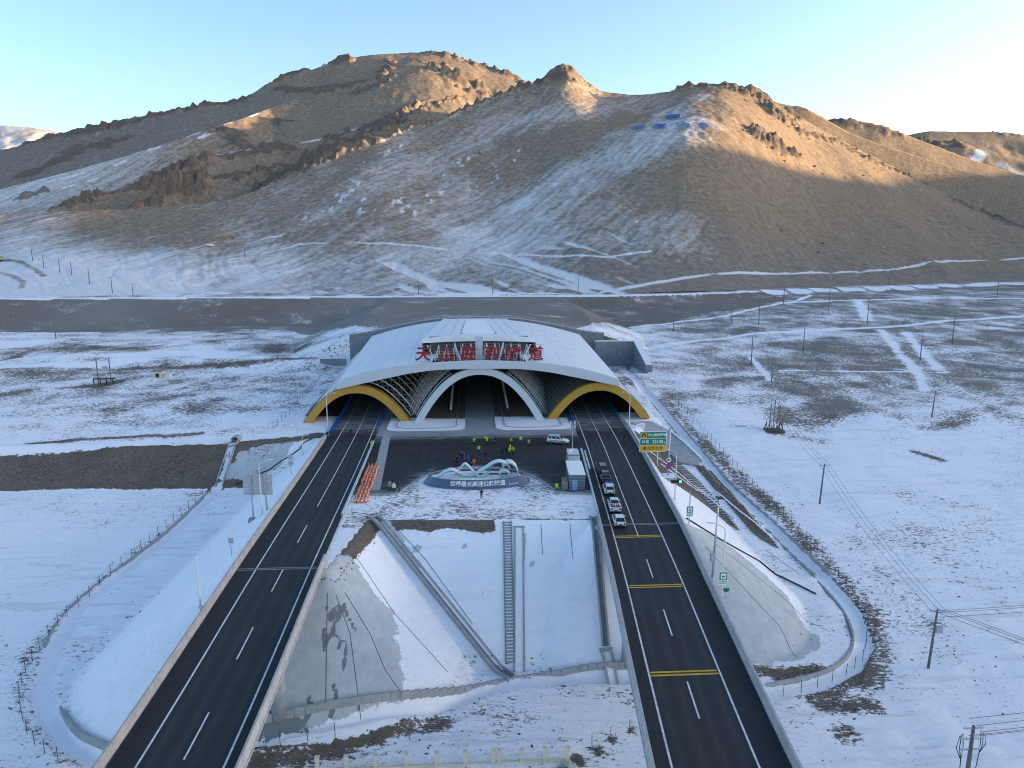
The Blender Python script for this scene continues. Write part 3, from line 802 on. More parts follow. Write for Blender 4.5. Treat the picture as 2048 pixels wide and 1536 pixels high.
S2 = Hill('rocky_spur', [(90, 425, 700), (120, 408, 705), (180, 390, 720), (260, 374, 740), (330, 345, 770), (420, 312, 800), (480, 300, 830), (560, 292, 860), (640, 276, 900), (740, 248, 955), (830, 208, 1015), (890, 192, 1075), (930, 215, 1115), (960, 250, 1140)],
          [(90, LOW, 655), (500, LOW + 10, 680), (960, LOW + 90, 880)], 380, 110, power=0.9, rough=6, seed=64, back=0.4)
S2.snow += 0.10; S2.tint += 0.15
S2.rocks([(130, 408), (180, 398)], 10, 12, 61, 10); S2.rocks([(200, 385), (270, 372), (300, 366)], 12, 13, 62, 12); S2.rocks([(290, 365), (340, 345), (380, 340)], 17, 18, 63, 14); S2.rocks([(350, 330), (430, 312), (520, 300), (570, 300)], 14, 12, 64, 13)
S2.rocks([(720, 255), (780, 240), (830, 212)], 13, 12, 65, 13); S2.rocks([(640, 272), (700, 262)], 10, 9, 66, 11)
for q in [(210, 378), (240, 382), (430, 296), (450, 298), (480, 290), (600, 262), (620, 258), (660, 255), (700, 246)]: S2.snowy([q, (q[0] + 20, q[1] - 4)], 2.8, 0.95, 0.6, 0.8)
S2.build()
S3 = Hill('lower_rocky_spur', [(240, 428, 660), (262, 414, 665), (330, 384, 690), (400, 358, 715), (480, 347, 740), (560, 330, 770), (620, 310, 800), (700, 280, 840), (780, 246, 880), (870, 205, 930), (920, 196, 960), (985, 240, 1000)],
          [(240, LOW, 632), (500, LOW + 10, 655), (700, LOW + 60, 740), (985, LOW + 110, 850)], 330, 100, power=0.9, rough=5, seed=84, back=0.4)
S3.snow += 0.08; S3.tint += 0.15
S3.rocks([(270, 414), (330, 395), (400, 375)], 15, 16, 71, 13); S3.rocks([(330, 385), (400, 360), (480, 350), (550, 335)], 10, 12, 72, 11); S3.rocks([(520, 385), (580, 345), (650, 305), (730, 272), (800, 246)], 11, 15, 73, 12); S3.rocks([(820, 230), (870, 205), (930, 190)], 10, 13, 74, 12)
S3.build()
# ground to the right, behind the front hill
RH1 = Hill('right_shoulder', [(1380, 200, 980), (1480, 182, 980), (1560, 206, 970), (1610, 218, 970), (1700, 266, 970), (1800, 302, 970), (1950, 347, 970), (2048, 377, 970), (2300, 452, 970), (2600, 520, 970)],
           [(1380, 60, 880), (2048, 20, 850), (2600, 10, 830)], 260, 70, power=1.0, rough=5, seed=104, back=0.3)
RH1.rocks([(1600, 216), (1615, 218)], 6, 6, 81, 8); RH1.snow += 0.05
RH1.build()
RH2 = Hill('right_rocky_ridge', [(1560, 270, 1250), (1640, 244, 1250), (1668, 239, 1250), (1720, 246, 1250), (1760, 252, 1250), (1800, 266, 1250), (1850, 284, 1250), (1950, 322, 1250), (2048, 352, 1250), (2300, 420, 1250), (2600, 480, 1250)],
           [(1560, 60, 1080), (2600, 20, 1060)], 260, 70, power=1.0, rough=6, seed=114, back=0.4)
RH2.rocks([(1665, 240), (1690, 242), (1715, 248)], 12, 12, 91, 12); RH2.rocks([(1735, 252), (1800, 270)], 12, 8, 92, 12); RH2.snow += 0.08
RH2.build()
RH3 = Hill('right_far_mountain', [(1560, 330, 1700), (1680, 305, 1700), (1800, 274, 1700), (1870, 263, 1700), (1950, 263, 1700), (2048, 270, 1700), (2200, 285, 1700), (2600, 330, 1700)],
           [(1560, 80, 1330), (2600, 40, 1330)], 260, 90, power=1.0, rough=12, seed=124, back=0.4)
RH3.rocks([(1790, 278), (1830, 282), (1760, 290)], 22, 18, 95, 20); RH3.rocks([(1870, 290), (1920, 292)], 24, 16, 96, 20); RH3.rocks([(1990, 265), (2030, 268)], 14, 8, 97, 14); RH3.snow += 0.12
RH3.snowy([(1950, 320), (1965, 305)], 14, 0.8); RH3.snowy([(2000, 330), (2048, 350)], 14, 0.5)
RH3.build()
FLM = Hill('far_snow_mountain', [(-600, 238, 3200), (-200, 246, 3200), (0, 251, 3200), (60, 254, 3200), (130, 266, 3200), (220, 292, 3200), (420, 330, 3200)],
           [(-600, 40, 2400), (420, 40, 2400)], 200, 80, power=1.0, rough=26, seed=134, back=0.4, fine=2.0)
FLM.snow += 0.62 + 0.3 * fbm(FLM.X / 90, FLM.Y / 90, 3, 5)
FLM.build()

# the ridge east of the valley, outside the picture, that keeps the valley in morning shade
def east_ridge():
    n, m_ = 200, 60
    P0 = np.array([430.0, -1500.0]); P1 = np.array([1750.0, 1250.0])
    t = np.linspace(0.45, 1.2, n)[None]; u_ = np.linspace(-1, 1, m_)[:, None]
    ax = (P1 - P0) / np.linalg.norm(P1 - P0); nx = np.array([ax[1], -ax[0]])
    wd = np.interp(t, [0.45, 0.7, 1.0, 1.2], [250, 480, 480, 160])
    X = P0[0] + (P1[0] - P0[0]) * t + nx[0] * u_ * wd; Y = P0[1] + (P1[1] - P0[1]) * t + nx[1] * u_ * wd
    top = np.interp(t, [0.45, 0.55, 0.60, 0.66, 0.70, 0.75, 0.80, 0.825, 0.85, 0.96, 1.03, 1.10, 1.2], [20, 145, 205, 242, 266, 294, 298, 276, 258, 270, 285, 250, 40]) + 6 * fbm(t * 24 + 0 * u_, 0 * t + u_ * 0, 3, 201)
    Z = -16 + (top + 16) * (1 - np.abs(u_)) ** 1.1 + 10 * fbm(X / 90, Y / 90, 3, 203) * (1 - np.abs(u_)) * np.clip(np.abs(u_) * 5, 0, 1)
    V = np.stack([X.ravel(), Y.ravel(), Z.ravel()], 1)
    msk = np.zeros((len(V), 3)); msk[:, 0] = 0.6
    tag(np_mesh('east_ridge', V, grid_faces(m_, n), M_HILL, {'mask': msk}), kind='structure')
east_ridge()

# ================================================================== ROADS
def strip(name, left, right, ys, z, mat, dust=None, kind='structure', base=None):
    k = 41
    V, A = [], []
    for y in ys:
        a, b_ = left(y), right(y)
        for j in range(k):
            x = lerp(a, b_, j / (k - 1)); V.append((x, y, z)); o_ = j / (k - 1) * (b_ - a) + (a - base(y)); wt_ = max(math.exp(-((o_ - c_) / 0.42) ** 2) for c_ in (0.95, 2.8, 4.7, 6.55)); A.append((dust(x, y) + (0.46 if j in (0, k - 1) else 0.0) if dust else 0.0, wt_, 0))
    o = np_mesh(name, V, grid_faces(len(ys), k), mat, {'mask': np.array(A)})
    return tag(o, kind=kind)
def dust(x, y, e=0.0):
    d = float(sstep(157, 176, y) * sstep(262, 215, y))
    return 0.70 * d - 0.12
ys_road = np.concatenate([np.arange(-80, 40, 6.0), np.arange(40, 262.1, 1.5)])
strip('left_road', l_out, l_in, ys_road, 0.0, M_ASPH, dust, base=lx)
strip('right_road', r_in, r_out, ys_road, 0.0, M_ASPH, dust, base=rx)

def line(mb, fx_, y0, y1, wd=0.2, z=0.006):
    n = max(2, int((y1 - y0) / 1.5) + 1); ys = np.linspace(y0, y1, n)
    vs = []
    for y in ys: x = fx_(y); vs += [(x - wd / 2, y, z), (x + wd / 2, y, z)]
    mb.add(vs, [(2 * i, 2 * i + 1, 2 * i + 3, 2 * i + 2) for i in range(n - 1)])
def marking(parent, name, mat, *segs):
    m_ = MB()
    for s_ in segs: line(m_, *s_)
    o = m_.build(name, mat, parent)
    return o
for road, fxl, dash_ys, sol in ((bpy.data.objects['left_road'], lx, None, 128.0), (bpy.data.objects['right_road'], rx, None, 101.5)):
    marking(road, 'edge_line', M_WHITE, (fxl, -80, 250, 0.2))
    marking(road, 'edge_line', M_WHITE, (lambda y, f_=fxl: f_(y) + 7.5, -80, 250, 0.2))
    marking(road, 'lane_line', M_WHITE, (lambda y, f_=fxl: f_(y) + 3.75, sol, 250, 0.17))
for py0, py1 in ((1518, 1425), (1321, 1258), (1187, 1142), (1090, 1055), (1018, 978)):
    y0 = at(400, py0)[1]; y1 = at(400, py1)[1]
    marking(bpy.data.objects['left_road'], 'lane_dash', M_WHITE, (lambda y: lx(y) + 3.75, y0, y1, 0.17))
for py0, py1 in ((1536, 1536), (1439, 1364), (1271, 1218), (1154, 1117)):
    if py0 == py1: continue
    y0 = at(1350, py0)[1]; y1 = at(1350, py1)[1]
    marking(bpy.data.objects['right_road'], 'lane_dash', M_WHITE, (lambda y: rx(y) + 3.75, y0, y1, 0.17))
for k in (1, 2, 3):
    for fxl, nm, y1 in ((lx, 'left_road', 56 - 14.5 * k), (rx, 'right_road', 52 - 15 * k)):
        marking(bpy.data.objects[nm], 'lane_dash', M_WHITE, (lambda y, f_=fxl: f_(y) + 3.75, y1 - 5.5, y1, 0.17))
def cross(parent, name, mat, fa, fb, y, wd, z=0.012, dy=0.0):
    a, b_ = fa(y), fb(y)
    MB().add([(a, y, z), (b_, y + dy, z), (b_, y + wd + dy, z), (a, y + wd, z)], [(0, 1, 2, 3)]).build(name, mat, parent)
RO = bpy.data.objects['right_road']; LO = bpy.data.objects['left_road']
for py in (1072, 1172, 1348):
    y = at(1320, py)[1]
    for o_ in (0.0, 0.55): cross(RO, 'rumble_line', M_YELLOW, lambda y: rx(y) + 0.2, lambda y: rx(y) + 7.3, y + o_ - 0.4, 0.28)
M_JOINT = simple('steel_joint', (0.24, 0.24, 0.25), 0.5, 0.3)
for off in (0.0, 0.45):
    cross(RO, 'expansion_joint', M_JOINT, r_in, r_out, Y_R - 0.3 + off, 0.22)
    cross(LO, 'expansion_joint', M_JOINT, l_out, l_in, Y_L - 0.3 + off, 0.22)

# plaza between the carriageways
ISL = [(-19.4, 123.6), (-14.0, 123.6), (-12.6, 126.5), (-9.6, 133.4), (-5.0, 137.6), (0.6, 139.3), (6.5, 137.4), (11.4, 132.8), (14.2, 126.5), (15.6, 122.8), (21.4, 121.6)]
isl_x = np.array([p[0] for p in ISL]); isl_y = np.array([p[1] for p in ISL])
def plaza():
    xs = np.linspace(-25.0, 27.0, 60); V, A = [], []
    n = 50
    for i in range(n):
        for x in xs:
            y0 = float(np.interp(x, isl_x, isl_y)) + 0.28; y = lerp(y0, 262, (i / (n - 1)) ** 1.4)
            xx = min(max(x, l_in(y) + 0.05), r_in(y) - 0.05)
            edge = (0.62 * math.exp(-(y - y0) / 4.0) if abs(x) > 8 else 0.3 * math.exp(-(y - y0) / 2.5)) + 0.06
            V.append((xx, y, -0.004)); A.append((0.85 * float(sstep(157, 168, y) * sstep(262, 205, y)) + edge, 0, 0))
    tag(np_mesh('plaza', V, grid_faces(n, 60), M_ASPH, {'mask': np.array(A)}), kind='structure')
plaza()
def arc_path(pts, n=6):
    P = np.array(pts, float); t = np.arange(len(P)); tt = np.linspace(0, len(P) - 1, (len(P) - 1) * n + 1)
    out = []
    for q in tt:
        i = min(int(q), len(P) - 2); f_ = q - i
        p0, p1, p2, p3 = P[max(i - 1, 0)], P[i], P[i + 1], P[min(i + 2, len(P) - 1)]
        out.append(0.5 * ((2 * p1) + (-p0 + p2) * f_ + (2 * p0 - 5 * p1 + 4 * p2 - p3) * f_**2 + (-p0 + 3 * p1 - 3 * p2 + p3) * f_**3))
    return np.array(out)
KERB = [(-0.13, -0.15), (0.13, -0.15), (0.13, 0.13), (0.10, 0.15), (-0.13, 0.15)]
kp = [(p[0], float(np.interp(p[0], isl_x, isl_y)) if False else p[1], 0) for p in arc_path(ISL, 5)]
tag(MB().sweep(kp, KERB).build('plaza_kerb', M_CONC), kind='structure')

# ================================================================== TUNNEL PORTAL
X0, YF, YB = 2.0, 180.0, 261.5
portal = thing('tunnel_portal', 'wide white tunnel portal with vaulted roof and three arched mouths', 'tunnel portal', (X0, YF, 0))
def part(mb, name, mat, parent=portal, smooth=False):
    """mb is in world coordinates; the part hangs under its thing"""
    o = mb.build(name, mat, parent, smooth)
    o.matrix_parent_inverse = Matrix.Translation(-Vector((X0, YF, 0)))
    return o
def sub(mb, name, mat, parent, smooth=False):
    return mb.build(name, mat, parent, smooth)

def zpx(py, Y): return float(atY(958, py, Y)[2])
fas_top = [(-33.9, zpx(762, 178)), (-29, zpx(747, 178)), (-21.5, zpx(734, 178)), (-15, zpx(728, 178)), (-7, zpx(723.5, 178)), (2, zpx(721, 178)), (11, zpx(723.5, 178)), (19, zpx(728, 178)), (25.5, zpx(735, 178)), (33, zpx(749, 178)), (37.9, zpx(762, 178))]
fas_bot = [(-33.9, zpx(775, 178)), (-21.5, zpx(754.5, 178)), (-15, zpx(744.5, 178)), (-7, zpx(738, 178)), (2, zpx(737, 178)), (11, zpx(738, 178)), (19, zpx(744.5, 178)), (25.5, zpx(754.5, 178)), (37.9, zpx(775, 178))]
def cub(tab, x):
    return float(curve_resample(tab, np.array([x]))[0][0])
def zroof(x, y):
    """outer roof surface"""
    v = (y - 178) / (YB - 178)
    xf = X0 + (x - X0) / (1 + 0.07 * v)
    zf = cub(fas_top, max(-33.89, min(37.89, xf)))
    zb = 12.4 + 6.2 * (1 - min(1, abs(xf - X0) / 36) ** 2.0)
    return lerp(zf, zb, v ** 0.9)
def roof_x(u, v): return X0 + (u - 0.5) * 71.6 * (1 + 0.07 * v)

# ---- main roof: deck with separate cladding panels
roof = MB()
NU, NV = 48, 14
def in_recess(x, y): return -10.6 < x < 14.6 and y < 189.5
def grid_pts(dz, lift=0.0):
    return [[(roof_x(i / NU, j / NV), lerp(178.0, YB, j / NV), zroof(roof_x(i / NU, j / NV), lerp(178.0, YB, j / NV)) + dz) for i in range(NU + 1)] for j in range(NV + 1)]
G1, G0 = grid_pts(-0.12), grid_pts(-0.75)
for j in range(NV):
    for i in range(NU):
        xm = (G1[j][i][0] + G1[j][i + 1][0]) / 2; ym = (G1[j][i][1] + G1[j + 1][i][1]) / 2
        if in_recess(xm, ym): continue
        for G, mi in ((G1, 1), (G0, 0)):
            roof.add([G[j][i], G[j][i + 1], G[j + 1][i + 1], G[j + 1][i]], [(0, 1, 2, 3)], mi)
roof_o = part(roof, 'roof', [M_DARK, M_PANEL], portal)
NPU, NPV = 20, 13
for j in range(NPV):
    for i in range(NPU):
        u0, u1 = i / NPU, (i + 1) / NPU; v0, v1 = j / NPV, (j + 1) / NPV
        y0, y1 = lerp(178.02, YB, v0), lerp(178.02, YB, v1)
        xm, ym = roof_x((u0 + u1) / 2, (v0 + v1) / 2), (y0 + y1) / 2
        if in_recess(xm, ym): continue
        g = 0.03
        if abs(xm - X0) < lerp(15.0, 11.5, v0) and ym > 190: continue      # under the raised hood
        top, bot = [], []
        n = 3
        for a in range(2):
            row_t, row_b = [], []
            for k in range(n + 1):
                y = y0 + g if a == 0 else y1 - g
                vv = (y - 178) / (YB - 178); uu = lerp(u0, u1, k / n); x = roof_x(uu, vv) + (g if k == 0 else -g if k == n else 0)
                z = zroof(x, y) + 0.02 * math.sin(i * 7.3 + j * 3.1)
                row_t.append((x, y, z)); row_b.append((x, y, z - 0.11))
            top.append(row_t); bot.append(row_b)
        m_ = MB()
        vs = top[0] + top[1] + bot[0] + bot[1]; q = n + 1; fs = []
        for k in range(n):
            fs.append((k, k + 1, q + k + 1, q + k)); fs.append((k, 2 * q + k, 2 * q + k + 1, k + 1)); fs.append((q + k, q + k + 1, 3 * q + k + 1, 3 * q + k))
        fs.append((0, q, 3 * q, 2 * q)); fs.append((n, 2 * q + n, 3 * q + n, q + n))
        m_.add(vs, fs)
        o = m_.build('roof_panel', M_PANEL, roof_o)

# ---- fascia across the front
f_ = MB(); xs = np.linspace(-33.9, 37.9, 61); P = []
rows = []
for x in xs:
    zt, zb = cub(fas_top, x), cub(fas_bot, x)
    rows.append([(x, 178.6, zt + 0.0), (x, 177.8, zt + 0.10), (x, 177.6, zt - 0.1), (x, 177.6, zb), (x, 178.6, zb), (x, 178.6, zt)])
f_.grid([[r_[k] for r_ in rows] for k in range(6)])
for e in (rows[0], rows[-1]): f_.add(e[:5], [(0, 1, 2, 3, 4)])
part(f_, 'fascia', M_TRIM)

# ---- front arches
def arch_pts(cx, half, h, n=40, p=2.25):
    out = []
    for k in range(n + 1):
        t = -1 + 2 * k / n
        out.append((cx + half * t, h * (1 - abs(t) ** p)))
    return out
def arch_ring(cx, ho, zo, hi, zi, y0, y1, n=48, po=2.2, pi_=2.2):
    A, B = arch_pts(cx, ho, zo, n, po), arch_pts(cx, hi, zi, n, pi_)
    m_ = MB()
    m_.grid([[(x, y0, z) for x, z in A], [(x, y0, z) for x, z in B], [(x, y1, z) for x, z in B], [(x, y1, z) for x, z in A], [(x, y0, z) for x, z in A]])
    return m_
ZW_I = zpx(748.5, 179.5); ZY_I = float(atY(718, 785.5, 179.5)[2]); ZY_O = float(atY(722, 770, 179.5)[2])
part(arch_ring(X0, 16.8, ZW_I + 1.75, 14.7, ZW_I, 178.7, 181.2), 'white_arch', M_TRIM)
YCL, YCR = -29.5, 33.0
for cx in (YCL, YCR):
    part(arch_ring(cx, 13.6, ZY_O, 11.2, ZY_I, 178.9, 181.3, 48, 2.1, 2.15), 'yellow_arch', M_GOLD)
# ---- vaults behind the arches
def vault(cx, half, h, y0, y1, t0=-1.0, t1=1.0, p=2.2, dy=4.0, n=26, lean=0.0):
    m_ = MB(); ny = int((y1 - y0) / dy) + 1; G = []
    for a in range(ny + 1):
        y = lerp(y0, y1, a / ny); row = []
        for k in range(n + 1):
            t = lerp(t0, t1, k / n); row.append((cx + half * t + lean * (y - y0), y, h * (1 - abs(t) ** p)))
        G.append(row)
    m_.grid(G); return m_
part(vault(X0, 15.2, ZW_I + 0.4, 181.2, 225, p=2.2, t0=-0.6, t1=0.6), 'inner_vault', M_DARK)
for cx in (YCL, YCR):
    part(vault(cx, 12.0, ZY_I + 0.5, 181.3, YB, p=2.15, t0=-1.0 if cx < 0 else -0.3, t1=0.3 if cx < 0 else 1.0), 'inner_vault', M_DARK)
# white outer shells that run down to the ground at both flanks
M_SHEATH = simple('snow_dusted_white_shell', (0.74, 0.75, 0.77), 0.6, var=0.06, scale=0.3)
for cx, s_ in ((YCL, -1), (YCR, 1)):
    t0, t1 = (-1.0, -0.18) if s_ < 0 else (0.18, 1.0)
    sh = part(vault(cx, 13.75, ZY_O + 0.12, 179.2, YB, t0, t1, 2.1, 6.0, 20, 0.045 * s_), 'side_shell', M_SHEATH)
    for k in range(1, 7):                                     # standing seams
        t = lerp(t0, t1, k / 7.0) if s_ < 0 else lerp(t1, t0, k / 7.0)
        m_ = MB(); x, z = cx + 13.75 * t, (ZY_O + 0.12) * (1 - abs(t) ** 2.1)
        nrm = Vector((t * 1.2, 0, 1)).normalized() * 0.06
        m_.tube([(x + nrm.x, 179.3, z + nrm.z), (x + 0.045 * s_ * 82 + nrm.x, YB, z + nrm.z)], 0.07, 4)
        sub(m_, 'seam', M_GALV, sh)
    # edge rail
    m_ = MB(); tt = t1 if s_ < 0 else t0
# ---- trussed ribs in the two spandrels
def rib(cx, half, h, y, t0, t1, p, depth, n=22, r_=0.10):
    m_ = MB(); A, B = [], []
    for k in range(n + 1):
        t = lerp(t0, t1, k / n); z = h * (1 - abs(t) ** p); x = cx + half * t
        s2 = 1 + depth / half
        A.append((x, y, z)); B.append((cx + half * s2 * t, y + 0.9, z * (1 + depth / h)))
    m_.tube(A, r_ * 1.6, 5); m_.tube(B, r_ * 1.2, 5)
    for k in range(n):
        m_.tube([A[k], B[k + 1]] if k % 2 else [B[k], A[k + 1]], r_ * 0.55, 4, cap=False)
    return m_
for k in range(7):                                            # above the left ochre arch
    part(rib(YCL + 0.25 * k, 13.9 + 0.3 * k, ZY_O + 0.5 + 0.45 * k, 183.0 + 5.2 * k, 0.12, 0.97 - 0.02 * k, 2.1, 1.5, 18, 0.10), 'rib', M_STEELW)
for s_ in (-1, 1):
    for k in range(6):                                        # fans above the white arch
        t0, t1 = (-0.98, -0.42) if s_ < 0 else (0.42, 0.98)
        part(rib(X0 + 0.35 * s_ * k, 17.0 + 0.25 * k, ZW_I + 2.0 + 0.25 * k, 182.5 + 3.6 * k, t0, t1, 2.2, 1.2, 12, 0.085), 'rib', M_STEELW)
# gridded shell over the right ochre arch
m_ = vault(YCR, 13.7, ZY_O + 0.15, 181.4, 238, -0.99, -0.02, 2.1, 2.0, 18)
for v_i, v in enumerate(m_.v):
    x, y, z = v; m_.v[v_i] = (x - 0.05 * (y - 181), y, z * (1 + 0.006 * (y - 181)))
shell = part(m_, 'gridded_shell', M_SHELL)
for k in range(19):
    t = lerp(-0.99, -0.02, k / 18); b_ = MB(); pts = []
    for y in np.linspace(181.5, 238, 8):
        pts.append((YCR + 13.7 * t - 0.05 * (y - 181), y, ((ZY_O + 0.15) * (1 - abs(t) ** 2.1)) * (1 + 0.006 * (y - 181)) + 0.07))
    b_.tube(pts, 0.045, 4, cap=False); sub(b_, 'purlin', M_GALV, shell)
for k in range(15):
    y = lerp(182, 237, (k / 14) ** 1.2); b_ = MB(); pts = []
    for q in range(15):
        t = lerp(-0.99, -0.02, q / 14); pts.append((YCR + 13.7 * t - 0.05 * (y - 181), y, ((ZY_O + 0.15) * (1 - abs(t) ** 2.1)) * (1 + 0.006 * (y - 181)) + 0.09))
    b_.tube(pts, 0.045, 4, cap=False); sub(b_, 'hoop', M_GALV, shell)
# rear wall inside, one dark sheet standing in for the unlit bores
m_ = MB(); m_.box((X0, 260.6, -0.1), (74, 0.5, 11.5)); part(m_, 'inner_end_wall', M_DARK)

# ---- raised hood over the middle with its louvred skylight
HF, HB = 188.5, YB + 0.4
hood = MB()
hx0, hx1 = float(atY(843.5, 677.7, HF)[0]), float(atY(1072, 676, HF)[0])
bx0, bx1 = float(atY(886, 636, HB)[0]), float(atY(1014, 636, HB)[0])
def hood_pt(u, v, dz=0.0):
    x = lerp(lerp(hx0, hx1, u), lerp(bx0, bx1, u), v); y = lerp(HF, HB, v)
    c = 1 - (2 * u - 1) ** 2
    zf = float(atY(958, 677, HF)[2]) + 0.85 * c; zb = float(atY(950, 637.5, HB)[2]) + 0.15 * c
    return (x, y, lerp(zf, zb, v) + dz)
n = 24
hood.grid([[hood_pt(k / n, v) for k in range(n + 1)] for v in (0, 0.25, 0.5, 0.75, 1)])
lipb = [hood_pt(k / n, 0, -1.55 * (0.75 + 0.25 * (1 - (2 * k / n - 1) ** 2))) for k in range(n + 1)]
hood.grid([[hood_pt(k / n, 0) for k in range(n + 1)], lipb, [(p[0], p[1] + 1.2, p[2]) for p in lipb]])
for e in (0, 1):                                              # cheeks down to the roof
    hood.grid([[hood_pt(e, v) for v in np.linspace(0, 1, 12)], [(hood_pt(e, v)[0], hood_pt(e, v)[1], min(hood_pt(e, v)[2] - 0.02, zroof(hood_pt(e, v)[0], min(YB, hood_pt(e, v)[1])) - 0.2)) for v in np.linspace(0, 1, 12)]])
hood_o = part(hood, 'hood', M_PANEL)
for k in range(7):                                            # panel seams of the hood
    b_ = MB(); u = (k + 1) / 8
    if 0.3 < u < 0.7: continue
    b_.tube([Vector(hood_pt(u, v)) + Vector((0, 0, 0.02)) for v in (0.01, 0.5, 0.99)], 0.05, 4); sub(b_, 'seam', M_GALV, hood_o)
sk = [hood_pt(0.5 - 0.17, 0.07, 0.03), hood_pt(0.5 + 0.17, 0.07, 0.03), hood_pt(0.5 + 0.15, 0.86, 0.03), hood_pt(0.5 - 0.15, 0.86, 0.03)]
sub(MB().add(sk, [(0, 1, 2, 3)]), 'skylight_glass', simple('skylight_glass', (0.36, 0.43, 0.50), 0.25), hood_o)
for k in range(6):                                            # skylight louvres
    v = 0.10 + 0.125 * k; b_ = MB()
    half = lerp(0.155, 0.135, v)
    a, c = Vector(hood_pt(0.5 - half, v)), Vector(hood_pt(0.5 + half, v))
    b_.add([a + Vector((0, 0, 0.05)), c + Vector((0, 0, 0.05)), c + Vector((0, 5.6, 0.22)), a + Vector((0, 5.6, 0.22)), a + Vector((0, 5.6, -0.2)), c + Vector((0, 5.6, -0.2)), a + Vector((0, 0, -.05)), c + Vector((0, 0, -.05))],
           [(0, 1, 2, 3), (3, 2, 5, 4), (0, 3, 4, 6), (1, 7, 5, 2), (0, 6, 7, 1)])
    sub(b_, 'louvre', M_SNOW, hood_o)
# recess behind the letters, its dark sheets standing in for the shaded interior
ZS = cub(fas_top, X0)
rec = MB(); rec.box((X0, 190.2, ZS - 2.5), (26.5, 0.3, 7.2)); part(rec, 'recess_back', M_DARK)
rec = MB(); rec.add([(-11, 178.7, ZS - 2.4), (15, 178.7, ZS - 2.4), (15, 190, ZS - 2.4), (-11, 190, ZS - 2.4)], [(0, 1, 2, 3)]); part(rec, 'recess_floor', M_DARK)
lat = MB()
for i in range(12):                                           # space frame seen in the opening
    xa = -9.6 + 2.1 * i
    zt = float(hood_pt((xa - hx0) / (hx1 - hx0), 0)[2]) - 1.5
    for yy, rr in ((182.5, 0.055), (186.0, 0.045)):
        lat.tube([(xa, yy, ZS - 2.2), (xa + 1.05, yy, zt - 0.1)], rr, 4); lat.tube([(xa + 2.1, yy, ZS - 2.2), (xa + 1.05, yy, zt - 0.1)], rr, 4)
        lat.tube([(xa, yy, ZS + 1.2), (xa + 2.1, yy, ZS + 1.2)], rr, 4); lat.tube([(xa, yy, ZS - 0.3), (xa + 2.1, yy, ZS - 0.3)], rr * 0.8, 4)
    lat.tube([(xa, 182.5, ZS - 0.3), (xa + 1.05, 186, zt - 0.4)], 0.06, 4)
tag(part(lat, 'space_frame', M_STEELW), kind='stuff')
m_ = MB(); m_.box((X0, 183.5, ZS - 1), (1.9, 0.8, 6.4)); part(m_, 'centre_post', M_TRIM)
for xa, xb in ((-4.4, -2.9), (8.4, 6.9), (-11.6, -9.2), (15.6, 13.2)):
    m_ = MB(); m_.tube([(xa, 186.5, float(hood_pt(0.5, 0)[2]) - 1.8 - (0.5 if abs(xa - 2) > 9 else 0)), (xb, 179.5, ZS - 0.2)], 0.17, 6); part(m_, 'strut', M_TRIM)

# ---- red characters above the mouth
def text_mesh(s_, size, extrude=0.05, bold=0.0, shear=0.0, space=1.0):
    cu = bpy.data.curves.new('lettering', 'FONT'); cu.body = s_; cu.size = size; cu.extrude = extrude; cu.offset = bold; cu.shear = shear
    cu.align_x = 'CENTER'; cu.align_y = 'CENTER'; cu.space_character = space; cu.resolution_u = 3
    o = bpy.data.objects.new('lettering', cu); COL.objects.link(o)
    dg = bpy.context.evaluated_depsgraph_get(); dg.update()
    me = bpy.data.meshes.new_from_object(o.evaluated_get(dg))
    bpy.data.objects.remove(o); bpy.data.curves.remove(cu)
    return me
def text_obj(name, s_, size, mat, parent, loc, rot, **kw):
    me = text_mesh(s_, size, **kw); me.name = name; me.materials.clear(); me.materials.append(mat)
    o = bpy.data.objects.new(name, me); COL.objects.link(o); o.parent = parent; o.location = loc; o.rotation_euler = rot
    return o
def centred(me):
    v = np.zeros(len(me.vertices) * 3); me.vertices.foreach_get('co', v); v = v.reshape(-1, 3); c = (v.min(0) + v.max(0)) / 2; c[2] = 0
    me.vertices.foreach_set('co', (v - c).ravel()); return v.max(0) - v.min(0)
chars = [('天', 846, 'leftmost red character, standing in a wire frame on the white roof'), ('山', 893, 'red character second from left, left of the lattice opening'), ('胜', 937, 'red character just left of the white centre post'),
         ('利', 984, 'red character just right of the white centre post'), ('隧', 1026, 'red character second from right above the arch'), ('道', 1071, 'rightmost red character, standing in a wire frame on the roof')]
for i, (ch, px, lab) in enumerate(chars):
    yy = 178.3
    x = float(atY(px, 708, yy)[0]); zb = cub(fas_top, x) + (0.15 if 0 < i < 5 else 0.45)
    t = thing('sign_character', lab, 'sign', (x, yy, zb - 0.1), 0, 'red characters of the portal name')
    me = text_mesh(ch, 3.85, extrude=0.12, bold=0.09, shear=0.08); d = centred(me); me.materials.clear(); me.materials.append(M_RED); me.name = 'character'
    o = bpy.data.objects.new('character', me); COL.objects.link(o); o.parent = t; o.location = (0, -0.15, 0.15 + 1.85); o.rotation_euler = (R(90), R(-3 if i % 2 else 2), 0)
    fr = MB(); w_ = 1.95
    for sx in (-w_, w_): fr.tube([(sx, 0.12, -0.3), (sx, 0.12, 4.3)], 0.05, 4)
    for q in range(6): fr.tube([(-w_, 0.12, 0.1 + 0.82 * q), (w_, 0.12, 0.1 + 0.82 * q)], 0.035, 4)
    fr.build('frame', M_GALV, t)

